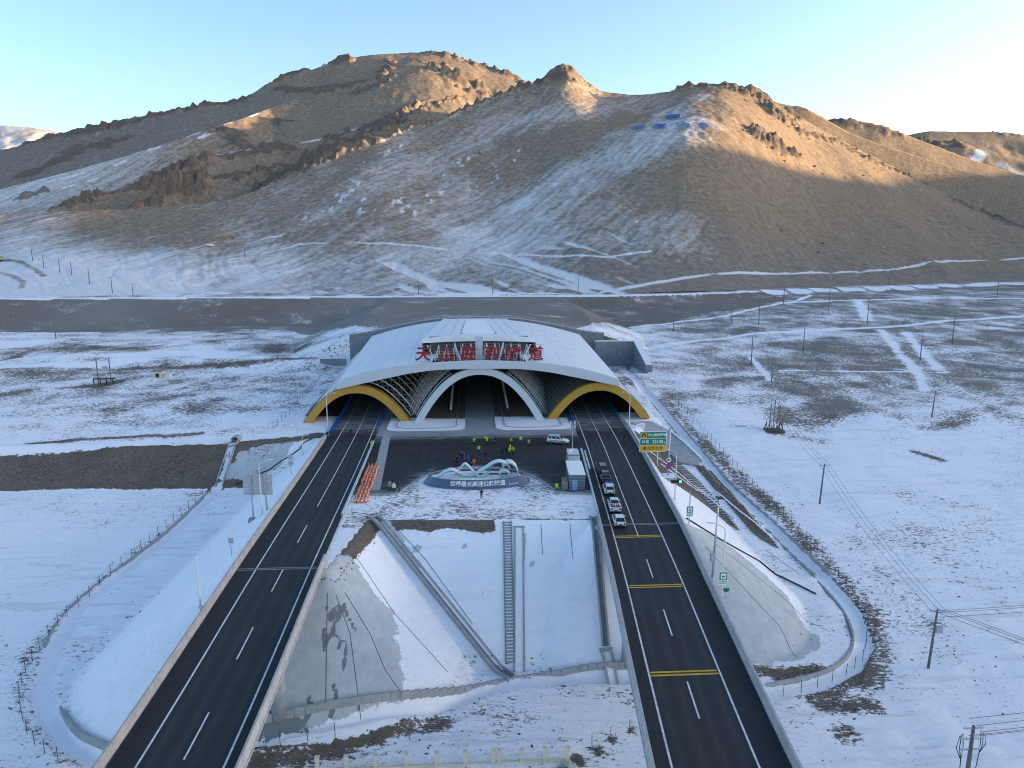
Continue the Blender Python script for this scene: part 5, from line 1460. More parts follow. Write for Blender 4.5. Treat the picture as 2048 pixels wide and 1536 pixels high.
# large sign seen from behind
lb = Vector((-37.6, 119.0, hz(-38, 119)))
ls = thing('road_sign', 'large grey sign seen from behind with two posts beside the left road', 'sign', tuple(lb), 0)
for x, h in ((-0.4, 8.2), (2.0, 8.2)):
    m_ = MB(); m_.tube([(x, 0, -1.0), (x - 0.1, 0, h)], 0.15, 8); m_.build('post', M_GALV, ls); MB().box((x, -0.1, -1.5), (1.5, 1.4, 1.7)).build('footing', M_CONC, ls)
MB().box((0.6, 0.25, 4.3), (4.9, 0.1, 3.75)).build('sign_board', M_GALV, ls)
for k in range(11): MB().box((0.6, 0.14, 4.5 + 0.34 * k), (4.8, 0.08, 0.06)).build('stiffener', M_STEELW, ls)
lb = Vector((-36.9, 141.0, hz(-36.9, 141)))
ls = thing('road_sign', 'two round signs seen from behind on one post by the left barrier', 'sign', tuple(lb))
m_ = MB(); m_.tube([(0, 0, -0.4), (0, 0, 4.2)], 0.07, 6); m_.build('post', M_GALV, ls)
for z in (3.6, 2.3): disc(0, 0.55, 0.1, M_GALV, 'sign_back', ls, (0, z))
lb = Vector((-36.0, 101.5, hz(-36, 101.5)))
ls = thing('road_sign', 'small sign seen from behind beside the left barrier', 'sign', tuple(lb))
m_ = MB(); m_.tube([(0, 0, -0.4), (0, 0, 2.6)], 0.06, 6); m_.build('post', M_GALV, ls); MB().box((0, 0.1, 1.9), (0.8, 0.05, 0.8)).build('sign_back', M_GALV, ls)
# signal
tb = Vector((36.3, 118.6, hz(36.3, 118.6)))
ts = thing('traffic_signal', 'black horizontal traffic signal with its right lamp lit green', 'traffic signal', (36.0, 118.3, 0))
MB().box((0, 0, 2.9), (1.95, 0.3, 0.55)).build('housing', M_SBLK, ts)
M_LIT = simple('lit_green_lamp', (0.0, 0.5, 0.15), 0.4, emit=(0.02, 1.0, 0.25, 2.2)); M_UNLIT = simple('unlit_lamp', (0.03, 0.02, 0.02), 0.3)
for x, mt in ((-0.62, M_UNLIT), (0.0, M_UNLIT), (0.62, M_LIT)): disc(0, 0.22, -0.16, mt, 'lamp', ts, (x, 3.18))
MB().box((0, 0.2, 3.05), (0.2, 0.3, 0.2)).build('bracket', M_GALV, ts)
# cctv pole and small signs by the right bridge
cp = thing('camera_pole', 'tall grey camera pole with control box beside the right bridge', 'pole', (32.0, 87.3, 0.0))
m_ = MB(); m_.tube([(0, 0, -0.3), (0.3, 0, 11.6)], [0.16, 0.11], 8); m_.build('pole', M_GALV, cp, True); MB().box((-0.25, -0.2, 2.6), (0.45, 0.4, 1.1)).build('control_box', M_GALV, cp)
MB().box((0.3, -0.3, 11.4), (0.9, 0.9, 0.12)).build('camera_head', M_SBLK, cp); MB().box((0, 0, -0.05), (0.8, 0.8, 0.1)).build('base_plate', M_STEELW, cp)
def phone_sign(label, loc, post):
    t = thing('information_sign', label, 'sign', loc)
    MB().box((0, 0, 0), (1.1, 0.05, 1.75)).build('sign_board', M_SWHITE, t); m_ = MB()
    MB().box((0, -0.04, 0.68), (1.0, 0.03, 1.0)).build('sign_border', M_SGREEN, t); MB().box((0, -0.06, 0.83), (0.70, 0.03, 0.70)).build('sign_field', M_SWHITE, t); MB().box((0, -0.08, 1.02), (0.36, 0.02, 0.22)).build('pictogram', M_SGREEN, t)
    for r_ in range(2):
        for k in range(4): MB().box((-0.38 + 0.25 * k, -0.04, 0.12 + 0.26 * r_), (0.16, 0.02, 0.14)).build('plate_mark', M_SGREEN, t)
    if post: m_ = MB(); m_.tube([(0, 0.15, -2.2), (0, 0.15, 4.2)], 0.09, 8); m_.build('post', M_GALV, t)
    return t
phone_sign('small green and white sign on the lamp post by the right bridge', (31.9, 83.1, 1.2), False)
phone_sign('small green and white sign on a grey post above the right barrier', (34.9, 106.9, 1.1), True)
km = thing('kilometre_marker', 'small green rounded marker plate on a thin stake on the apron', 'sign', tuple(gp(1451, 1200)))
m_ = MB(); m_.tube([(0, 0, -0.2), (0, 0, 1.3)], 0.03, 5); m_.build('stake', M_GALV, km)
m_ = MB(); pts = [(-0.5, 0.45), (0.5, 0.45)] + [(0.5 * math.cos(a), 0.2 - 0.4 * math.sin(a)) for a in np.linspace(0, math.pi, 10)]; m_.add([(x, -0.05, 1.3 + z) for x, z in pts], [tuple(range(len(pts)))]); m_.build('plate', M_SGREEN, km)

# utility poles and wires
def pole(label, base, top_h, arms=1, extra=None, r_=0.16, group='utility poles in the valley', lean=(0, 0)):
    t = thing('utility_pole', label, 'utility pole', tuple(base), 0, group)
    m_ = MB(); m_.tube([(0, 0, -0.5), (lean[0], lean[1], top_h)], [r_, r_ * 0.65], 7); m_.build('pole', M_WOODP, t, True)
    for k in range(arms):
        z = top_h - 0.35 - 1.3 * k; m_ = MB(); m_.box((lean[0], lean[1], z), (2.2, 0.12, 0.12)); m_.build('crossarm', M_GALV, t)
        for x in (-1.0, -0.1, 1.0): MB().box((x + lean[0], lean[1], z + 0.12), (0.1, 0.1, 0.22)).build('insulator', M_STEELW, t)
    return t
def pole_h(px, pb, pt):
    b_ = gp(px, pb); top = atY(px, pt, b_.y); return b_, float(top[2] - b_.z)
WP = {}
for key, px, pb, pt, lab in [('A', 1639, 1008, 928, 'single utility pole standing alone in the right snowfield'), ('B', 1856, 1338, 1219, 'near utility pole with bracketed equipment in the right snowfield'),
                             ('D', 1863, 835, 780, 'leaning utility pole beyond the brown patches on the right')]:
    b_, h = pole_h(px, pb, pt); WP[key] = (b_, h); t = pole(lab, b_, h, 2 if key == 'B' else 1, r_=0.2, lean=(0.35, 0))
    if key == 'B':
        MB().box((0.7, -0.2, h * 0.62), (0.9, 0.5, 0.9)).build('cutout_switch', M_GALV, t)
        m_ = MB()
        for k in range(5): m_.tube([(0.9 * math.cos(q) + 0.6, 0.1 * k, h * 0.72 + 0.35 * math.sin(q)) for q in np.linspace(0, 4, 7)], 0.03, 4)
        m_.build('jumper_wire', M_CABLE, t)
cb = Vector((54.3, 66.2, hz(54.3, 66.2))); hC = float(atY(1934, 1452, 66.2)[2] - cb.z)
t = pole('nearest utility pole with several crossarms at the lower right corner', cb, hC, 3, r_=0.26); WP['C'] = (cb, hC)
for k in range(3):
    m_ = MB(); m_.tube([(-1.4 + 0.3 * k, 0.2 * k, hC - 1.2), (-1.7 + 0.4 * k, 0, hC - 2.6), (-1.0, 0, hC - 4.2), (-0.9, 0, 0)], 0.05, 5); m_.build('cable_tail', M_BLACK, t)
    m_ = MB(); m_.tube([(1.4, 0.3 * k, hC - 1.0), (1.7 - 0.3 * k, 0.1, hC - 2.4), (1.0, 0, hC - 3.4), (0.8, 0, 0)], 0.045, 5); m_.build('cable_tail', M_BLACK, t)
def span(label, a, b_, offs, sag=1.2, r_=0.035):
    t = thing('power_line', label, 'power line', tuple(a))
    for o in offs:
        pts = []
        for k in range(17):
            u_ = k / 16; p = Vector(a).lerp(Vector(b_), u_) + Vector(o); p.z -= sag * 4 * u_ * (1 - u_); pts.append(p - Vector(a))
        m_ = MB(); m_.tube(pts, r_, 4, cap=False); m_.build('wire', M_CABLE, t)
tp_ = lambda k: WP[k][0] + Vector((0.3, 0, WP[k][1] + 0.0))
three = [(-1.0, 0, 0), (0.0, 0, 0.1), (1.0, 0, 0)]
span('overhead wires between the two poles of the right snowfield', tp_('A'), tp_('B'), three)
span('overhead wires running from the near pole out of the lower right', tp_('B'), (100, 35, -2), three)
span('overhead wires leaving the nearest pole towards the right edge', tp_('C') , (120, 74, tp_('C').z + 0.5), [(0, -1, 0), (0, 0, 0), (0, 1.2, 0), (0, 0, -1.3), (0, 1.0, -2.0)], 0.6, 0.04)
span('overhead wires from the near pole to the right edge', tp_('B'), (130, 92, -3), [(0, 0, -0.5), (0, 0, -1.2), (0, 1, -0.8)], 1.0)
tw = gp(1547, 862); hT = float(atY(1547, 800, tw.y)[2] - tw.z)
span('overhead wires from the pylon to the lone pole', tw + Vector((0, 0, hT)), tp_('A'), three)
t = thing('substation_pylon', 'cluster of steel poles on a caged base in the right snowfield', 'pylon', tuple(tw))
for x, y, h in ((-1.2, 0, 0.9), (0, 0.5, 1.0), (1.1, -0.3, 0.85), (0.4, -0.8, 0.95)): m_ = MB(); m_.tube([(x, y, -0.3), (x + 0.2, y, hT * h)], 0.12, 6); m_.build('pole', M_WOODP, t)
for k in range(9):
    a = 2 * math.pi * k / 9; m_ = MB(); m_.tube([(2.6 * math.cos(a), 2.2 * math.sin(a), -0.2), (1.9 * math.cos(a + 0.3), 1.6 * math.sin(a + 0.3), 2.4)], 0.10, 4); m_.build('brace', M_BLACK, t)
MB().box((0, 0, -0.2), (4.6, 3.6, 0.6)).build('base', M_DIRT, t)
for i, (px, pb, pt) in enumerate([(1234, 652, 615), (1347, 664, 603), (1517, 650, 590), (1567, 608, 560), (1463, 645, 598), (1606, 705, 650), (1502, 732, 672), (1543, 765, 714), (1734, 648, 594), (1657, 620, 577), (1904, 687, 623), (1840, 722, 672), (1994, 594, 558), (112, 677, 641)]):
    b_, h = pole_h(px, pb, pt)
    side = 'far thin utility pole, number %s from the left of those right of the portal'
    order = ['first', 'second', 'third', 'fourth', 'fifth', 'sixth', 'seventh', 'eighth', 'ninth', 'tenth', 'eleventh', 'twelfth', 'thirteenth']
    xs_sorted = sorted([1234, 1347, 1517, 1567, 1463, 1606, 1502, 1543, 1734, 1657, 1904, 1840, 1994])
    lab = 'thin far utility pole, %s from the left among those right of the portal' % order[xs_sorted.index(px)] if px > 1000 else 'thin far utility pole at the foot of the dark bank on the left'
    pole(lab, b_, h, 1, r_=0.2)
for i, (px, pb, pt) in enumerate([(65, 521, 497), (89, 535, 509), (119, 545, 518), (145, 550, 523), (180, 568, 537), (224, 586, 554), (267, 592, 566), (489, 513, 496), (1778, 571, 537), (985, 592, 555), (838, 590, 557), (1155, 590, 555)]):
    p = FH.pick(px, pb); h = float(atY(px, pt, p[1])[2] - p[2])
    xs_sorted = sorted([65, 89, 119, 145, 180, 224, 267, 489, 1778, 985, 838, 1155]); order = ['first', 'second', 'third', 'fourth', 'fifth', 'sixth', 'seventh', 'eighth', 'ninth', 'tenth', 'eleventh', 'twelfth']
    pole('thin far utility pole on the lower hillside, %s from the left' % order[xs_sorted.index(px)], p, max(6, h), 1, r_=0.24, group='utility poles on the lower hillside')
# striped marker posts on the ground behind the portal
M_MRED = simple('marker_red', (0.5, 0.04, 0.03), 0.6)
mk = None
MKX = [736, 763, 829, 860, 888, 921, 950, 979, 1008, 1038, 1068, 1096, 1125, 1152, 1180]; MKY = [655, 650, 636, 630, 628, 625, 623, 623, 625, 628, 633, 640, 645, 652, 656]
words = ['leftmost', 'second', 'third', 'fourth', 'fifth', 'sixth', 'seventh', 'middle', 'ninth', 'tenth', 'eleventh', 'twelfth', 'thirteenth', 'fourteenth', 'rightmost']
for i, (px, py) in enumerate(zip(MKX, MKY)):
    p = atY(px, py, 268.0); z = hz(float(p[0]), 268.0); loc = (float(p[0]), 268.0, z)
    lab = 'red and white striped marker post behind the portal, %s in the row' % words[i] + ('' if words[i] in ('leftmost', 'rightmost', 'middle') else ' from the left')
    if mk is None:
        mk = thing('marker_post', lab, 'post', loc, 0, 'striped marker posts behind the portal')
        for k in range(5): MB().tube([(0, 0, 0.42 * k - (0.3 if k == 0 else 0)), (0, 0, 0.42 * k + 0.42)], 0.10 if k else 0.16, 6).build('post_band', M_MRED if k % 2 == 0 else M_SWHITE, mk)
    else: dup(mk, loc, 0, lab)

# ================================================================== MONUMENT
mo = Vector((0.8, 130.2, -0.02))
mon = thing('monument', 'curved blue-grey plinth with white and teal ribbon sculpture on the snowy island', 'monument', tuple(mo))
M_PLINTH = simple('blue_grey_stone', (0.085, 0.115, 0.185), 0.4, var=0.10, scale=0.5)
M_RIB = simple('white_ribbon', (0.72, 0.74, 0.75), 0.4, var=0.03); M_TEAL = simple('teal_ribbon_edge', (0.20, 0.36, 0.41), 0.4)
def ell(rx_, ry_, z, n=72): return [(rx_ * math.cos(2 * math.pi * k / n), ry_ * math.sin(2 * math.pi * k / n), z) for k in range(n + 1)]
m_ = MB(); m_.grid([ell(10.2, 4.7, -0.1), ell(9.15, 3.65, 1.35), ell(8.9, 3.45, 1.35), ell(8.8, 3.35, 0.85)]); m_.build('plinth', M_PLINTH, mon)
m_ = MB(); e = ell(8.85, 3.4, 0.95)[:-1]; m_.add(e + [(0, 0, 1.02)], [(k, (k + 1) % 72, 72) for k in range(72)]); m_.build('snow_bed', M_SNOW, mon)
m_ = MB(); m_.add([(x, 1.3 + 0.3 * math.sin(x * 2) + 0.7 * math.sin(q), 1.06) for x, q in [(-3, -1), (0, -1.2), (3, -1), (6, -0.8), (7, 0), (5, 0.8), (2, 1), (-1, 0.9), (-4, 0.4)]], [tuple(range(9))]); m_.build('bare_patch', M_DIRT, mon)
def ribbon(pts, ys, wd=1.0, th=0.20):
    wd *= 1.75; pts = [(a_, 1.0 + (b_ - 1.0) * 0.78) for a_, b_ in pts]
    P = arc_path([(a, y, b_) for (a, b_), y in zip(pts, ys)], 7); m_ = MB(); G = [[], [], [], []]
    for i, p in enumerate(P):
        t = P[min(i + 1, len(P) - 1)] - P[max(i - 1, 0)]; nrm = np.array([-t[2], 0, t[0]]); nrm = nrm / (np.linalg.norm(nrm) + 1e-9) * th / 2
        for k, (sy, sn) in enumerate(((-1, 1), (1, 1), (1, -1), (-1, -1))): G[k].append((p[0] + nrm[0] * sn, p[1] + sy * wd / 2, p[2] + nrm[2] * sn))
    m_.grid([G[0], G[1]], 0); m_.grid([G[1], G[2]], 1); m_.grid([G[2], G[3]], 0); m_.grid([G[3], G[0]], 1)
    return m_.build('ribbon', [M_RIB, M_TEAL], mon)
z0 = 1.0
ribbon([(-8.6, z0 + .2), (-7.3, z0 + .55), (-6, z0 + 1.6), (-4.8, z0 + 2.05), (-3.2, z0 + 1.1), (-1.8, z0 + .45), (-.3, z0 + .3)], [-0.6, -0.8, -0.9, -0.7, -0.4, -0.2, 0])
ribbon([(-4.2, z0 + .1), (-3.2, z0 + 1.6), (-2.2, z0 + 2.85), (-1, z0 + 1.6), (0, z0 + .35), (.8, z0 + .12), (2.6, z0 + 1.2)], [1.2, 1.1, 0.8, 0.2, -0.4, -0.6, -0.2], 0.8)
ribbon([(-.6, z0 + .35), (1.6, z0 + 2.0), (3.1, z0 + 3.2), (4.4, z0 + 3.65), (5.6, z0 + 3.1), (6.3, z0 + 2.2)], [0, 0.2, 0.3, 0.2, 0, -0.2], 1.1)
ribbon([(4.9, z0 + 2.0), (5.5, z0 + 3.0), (6.4, z0 + 3.35), (7.3, z0 + 2.6), (7.8, z0 + 1.2), (7.8, z0 - .05)], [0.8, 0.7, 0.4, 0.1, -0.2, -0.3], 1.6)
ribbon([(5.2 + 0.95 * math.cos(a), z0 + 0.95 + 0.95 * math.sin(a)) for a in np.linspace(0, 2 * math.pi, 13)], [-1.2] * 13, 1.1)
cw = list('世界最长高速公路隧道')
tilt = math.atan2(1.45, 1.05)
def on_face(x, f_):
    """point and turn on the sloping front face at plan x, fraction f_ up"""
    rx_, ry_ = lerp(10.2, 9.15, f_), lerp(4.7, 3.65, f_)
    c = x / rx_; y = -ry_ * math.sqrt(1 - c * c); ang = math.atan2(ry_ * c * ry_, rx_ * rx_ * math.sqrt(1 - c * c)) if False else math.atan((ry_ / rx_) * c / math.sqrt(1 - c * c))
    return Vector((x, y, lerp(-0.1, 1.35, f_))), ang
for k, ch in enumerate(cw):
    x = -4.55 + 1.03 * k; p, a = on_face(x, 0.55)
    o = text_obj('lettering', ch, 1.10, M_SWHITE, mon, (p.x, p.y - 0.04, p.z + 0.03), (tilt, 0, a), extrude=0.02, bold=0.02, shear=0.06)
for k in range(7):
    x = 6.05 + 0.26 * k; p, a = on_face(x, 0.35)
    o = MB().box((0, 0, -0.12), (0.15, 0.02, 0.22)).build('small_inscription', M_SWHITE, mon); o.location = (p.x, p.y - 0.04, p.z + 0.02); o.rotation_euler = (tilt - R(90), 0, a)

# ================================================================== VEHICLES
M_GLASS = simple('dark_car_glass', (0.02, 0.025, 0.03), 0.12, var=0.05)
M_RIM = simple('alloy_rim', (0.35, 0.35, 0.36), 0.35, 0.7); M_TAIL = simple('tail_lamp_red', (0.30, 0.01, 0.012), 0.3); M_HEAD = simple('headlamp_glass', (0.7, 0.72, 0.75), 0.15)
def paint(name, col): return simple(name, col, 0.3, 0.0, var=0.03, coat=0.6)
P_WHITE = paint('white_car_paint', (0.66, 0.67, 0.68)); P_BLACK = paint('black_car_paint', (0.018, 0.019, 0.022)); P_GREY = paint('charcoal_car_paint', (0.05, 0.055, 0.062))
def car(label, loc, rz, paint_, kind='suv', scale=1.0, roofbar=None, stripe=False):
    t = thing('parked_car', label, 'car', loc, rz, 'vehicles at the tunnel portal'); t.scale = (scale,) * 3
    if kind == 'hatch': L, zb, zr = 4.45, 0.98, 1.60
    elif kind == 'pickup': L, zb, zr = 5.3, 1.08, 1.80
    else: L, zb, zr = 4.75, 1.04, 1.76
    h = L / 2
    st_ = [(-h, .70, .48, .78), (-h + .06, .84, .40, zb - .16), (-h + .22, .90, .34, zb - .03), (-h + 1.0, .93, .30, zb), (0, .935, .29, zb), (h - 1.6, .93, .30, zb - .02), (h - 1.1, .92, .30, zb - .05), (h - .45, .88, .32, zb - .16), (h - .12, .80, .38, zb - .28), (h, .66, .46, zb - .42)]
    G = []
    for y, w_, z0_, z1_ in st_:
        zm = lerp(z0_, z1_, 0.55)
        G.append([(-w_ * .90, y, z0_), (-w_, y, lerp(z0_, z1_, .25)), (-w_, y, zm), (-w_ * .965, y, z1_ - .06), (-w_ * .88, y, z1_), (0, y, z1_ + .035), (w_ * .88, y, z1_), (w_ * .965, y, z1_ - .06), (w_, y, zm), (w_, y, lerp(z0_, z1_, .25)), (w_ * .90, y, z0_), (-w_ * .90, y, z0_)])
    m_ = MB(); m_.grid(G); m_.add(G[0][:-1], [tuple(range(11))]); m_.add(G[-1][:-1], [tuple(range(10, -1, -1))]); body = m_.build('body', paint_, t, True)
    if kind == 'pickup': yb0, yb1, yr0, yr1 = -0.55, 1.45, -0.38, 0.75
    elif kind == 'hatch': yb0, yb1, yr0, yr1 = -h + .16, h - 1.2, -h + .75, h - 2.15
    else: yb0, yb1, yr0, yr1 = -h + .10, h - 1.25, -h + .42, h - 2.15
    wb, wr = .86, .66
    lo = [(-wb, yb0, zb - .03), (wb, yb0, zb - .03), (wb, yb1, zb - .05), (-wb, yb1, zb - .05)]; hi = [(-wr, yr0, zr - .05), (wr, yr0, zr - .05), (wr, yr1, zr - .05), (-wr, yr1, zr - .05)]
    ht = [(-wr * .9, yr0 + .10, zr), (wr * .9, yr0 + .10, zr), (wr * .9, yr1 - .14, zr), (-wr * .9, yr1 - .14, zr)]
    m_ = MB(); m_.add(lo + hi + ht, [(k, (k + 1) % 4, 4 + (k + 1) % 4, 4 + k) for k in range(4)] + [(4 + k, 4 + (k + 1) % 4, 8 + (k + 1) % 4, 8 + k) for k in range(4)] + [(8, 9, 10, 11)]); m_.build('cabin', paint_, t)
    def pane(q0, q1, a0, a1, b0, b1, name):
        """quad on the greenhouse face between lower edge q0 and upper edge q1"""
        lo0, lo1, hi0, hi1 = Vector(lo[q0]), Vector(lo[q1]), Vector(hi[q0]), Vector(hi[q1]); vs = []
        nrm = (lo1 - lo0).cross(hi0 - lo0).normalized() * 0.012
        for u_, v_ in ((a0, b0), (a1, b0), (a1, b1), (a0, b1)): vs.append(lo0.lerp(lo1, u_).lerp(hi0.lerp(hi1, u_), v_) + nrm)
        MB().add(vs, [(0, 1, 2, 3)]).build(name, M_GLASS, t)
    pane(0, 1, .06, .94, .16, .93, 'rear_window'); pane(2, 3, .05, .95, .10, .95, 'windscreen')
    for q0, q1 in ((1, 2), (3, 0)):
        cuts = ((.05, .30), (.34, .62), (.65, .93)) if kind != 'pickup' else ((.08, .46), (.50, .92))
        if q0 == 3: cuts = [(1 - b, 1 - a) for a, b in cuts]
        for a, b in cuts: pane(q0, q1, a, b, .16, .92, 'side_window')
    if kind == 'pickup':
        for x in (-.86, .86): MB().box((x, -1.62, zb - .05), (.12, 2.0, .22)).build('bed_side', paint_, t)
        MB().box((0, -2.58, zb - .05), (1.8, .1, .2)).build('tailgate', paint_, t); MB().box((0, -1.6, zb + .02), (1.6, 1.85, .03)).build('bed_floor', M_BLACK, t)
    wh = None
    for x in (-.84, .84):
        for y in (-h + .95, h - .95):
            if wh is None:
                n = 18; m_ = MB(); m_.tube([(-.12, 0, 0), (.12, 0, 0)], .36, n); wh = m_.build('wheel', M_BLACK, t); r_ = MB(); r_.tube([(-.135, 0, 0), (.135, 0, 0)], .22, 12); r_.build('rim', M_RIM, wh); w_o = wh
            else:
                w_o = wh.copy(); COL.objects.link(w_o); w_o.parent = t
                for c in wh.children: cc = c.copy(); COL.objects.link(cc); cc.parent = w_o
            w_o.location = (x, y, .36)
    for x in (-.68, .68):
        MB().box((x, -h + .05, zb - .30), (.30, .12, .24)).build('tail_lamp', M_TAIL, t); MB().box((x, h - .16, zb - .50), (.34, .14, .16)).build('headlamp', M_HEAD, t); MB().box((x * 1.42, h - 1.75, zb + .02), (.20, .12, .16)).build('mirror', paint_, t)
    MB().box((0, -h - .005, .62), (.46, .03, .15)).build('number_plate', M_SBLUE, t); MB().box((0, -h + .0, .42), (1.5, .10, .16)).build('bumper', M_BLACK, t)
    if roofbar: MB().box((0, yr1 - .35, zr + .01), (1.1, .26, .14)).build('light_bar', M_SBLUE if roofbar == 'blue' else M_TAIL, t)
    for x in (-.55, .55):
        if kind == 'suv': MB().box((x, (yr0 + yr1) / 2, zr - .01), (.05, 1.5, .06)).build('roof_rail', M_GALV, t)
    if stripe:
        for x in (-.945, .945): MB().box((x, .1, .62), (.02, 2.2, .16)).build('side_stripe', M_SBLK, t)
    return t
cy = [(105.0, 'hatch', P_WHITE, 'white hatchback last in the parked queue, by the road joint'), (111.6, 'pickup', P_WHITE, 'white pickup with red goods in its open bed'), (120.2, 'suv', P_WHITE, 'white off-roader parked between the pickup and the black cars'),
      (126.6, 'pickup', P_BLACK, 'black pickup second in the parked queue'), (132.4, 'suv', P_GREY, 'dark off-roader at the head of the parked queue')]
for y, kd, pt, lab in cy:
    yc = y + 2.35; sl = math.atan2(rx(yc + 2) - rx(yc - 2), 4.0)
    t = car(lab, (rx(yc) + 1.35, yc, 0.0), -sl, pt, kd, 1.02, 'blue' if y == 120.2 else None)
    if y == 111.6:
        for k in range(7):
            c = thing('traffic_cone', 'red and white goods lying in the bed of the white pickup', 'cone', (rx(yc) + 0.85 + 0.17 * k, yc - 1.5 - 0.12 * (k % 3), 1.12), 0, 'red goods in the pickup bed')
            m_ = MB(); m_.tube([(0, 0, 0), (0, 0, .5)], [.14, .04], 8); m_.build('cone_body', M_MRED if k % 2 else M_SWHITE, c); MB().box((0, 0, -.01), (.3, .3, .04)).build('cone_base', M_MRED, c)
p = at(1116, 886); car('white patrol off-roader with black side markings on the plaza', (float(p[0]), float(p[1]), 0), R(-108), P_WHITE, 'suv', 1.06, None, True)

# site cabin, relay truck and cabinet
M_CAB = simple('slate_blue_cladding', (0.085, 0.105, 0.145), 0.55, var=0.10, scale=1.5)
cab = thing('site_cabin', 'slate blue site cabin with snow covered flat roof beside the plaza', 'cabin', (19.3, 127.6, 0.0), R(-3.5))
MB().box((0, 0, 0.05), (3.0, 8.6, 2.95)).build('walls', M_CAB, cab); MB().box((0, 0, 3.0), (3.15, 8.75, 0.12)).build('roof', M_GALV, cab); MB().box((0, 0, 3.12), (3.0, 8.6, 0.07)).build('roof_snow', M_SNOW, cab)
dr = MB().box((-0.45, -4.32, 0.1), (0.95, 0.06, 2.05)).build('door', simple('pale_blue_door', (0.20, 0.30, 0.42), 0.5), cab); MB().box((0.36 - 0.45, -4.38, 1.1), (0.06, 0.06, 0.2)).build('handle', M_GALV, dr)
for k in range(5): MB().box((0, -4.315, 0.4 + 0.55 * k), (2.96, 0.03, 0.05)).build('cladding_strip', M_GALV, cab)
MB().box((-2.1, -2.2, 0.0), (0.95, 3.2, 1.5)).build('side_cabinet', simple('tan_cabinet', (0.27, 0.24, 0.19), 0.7), cab)
tr = thing('relay_truck', 'white relay truck with roof dish and tall mast behind the cabin', 'truck', (20.5, 139.2, 0.0), R(-3.5))
MB().box((0, -0.6, 0.7), (2.35, 5.6, 2.2), 0, 0, (0.97, 0.98)).build('box_body', P_WHITE, tr); MB().box((0, 3.05, 0.6), (2.1, 1.7, 1.6), 0, 0, (0.9, 0.75)).build('cab', P_WHITE, tr); MB().box((0, 3.72, 1.35), (1.7, 0.2, 0.7)).build('windscreen', M_GLASS, tr)
for x in (-.95, .95):
    for y in (-2.0, 2.9): o = MB().tube([(-.14, 0, 0), (.14, 0, 0)], .45, 14).build('wheel', M_BLACK, tr); o.location = (x, y, .45)
m_ = MB(); G = [[(r_ * math.cos(a), r_ * math.sin(a), 0.35 * r_ * r_) for a in np.linspace(0, 2 * math.pi, 19)] for r_ in (0.02, 0.5, 0.95)]; m_.grid(G); o = m_.build('dish', M_STEELW, tr); o.location = (0.1, -1.6, 3.2); o.rotation_euler = (R(18), 0, 0)
m_ = MB(); m_.tube([(0, 1.4, 2.8), (0, 1.4, 8.6)], [0.11, 0.07], 6); m_.build('mast', M_GALV, tr)
for dx, z in ((-.45, 7.2), (.45, 7.4), (-.4, 8.2), (.4, 8.3)): MB().box((dx, 1.4, z), (.28, .16, .75)).build('antenna', M_STEELW, tr)
MB().box((0, -3.1, 2.92), (2.2, .4, .25)).build('roof_locker', M_GALV, tr)

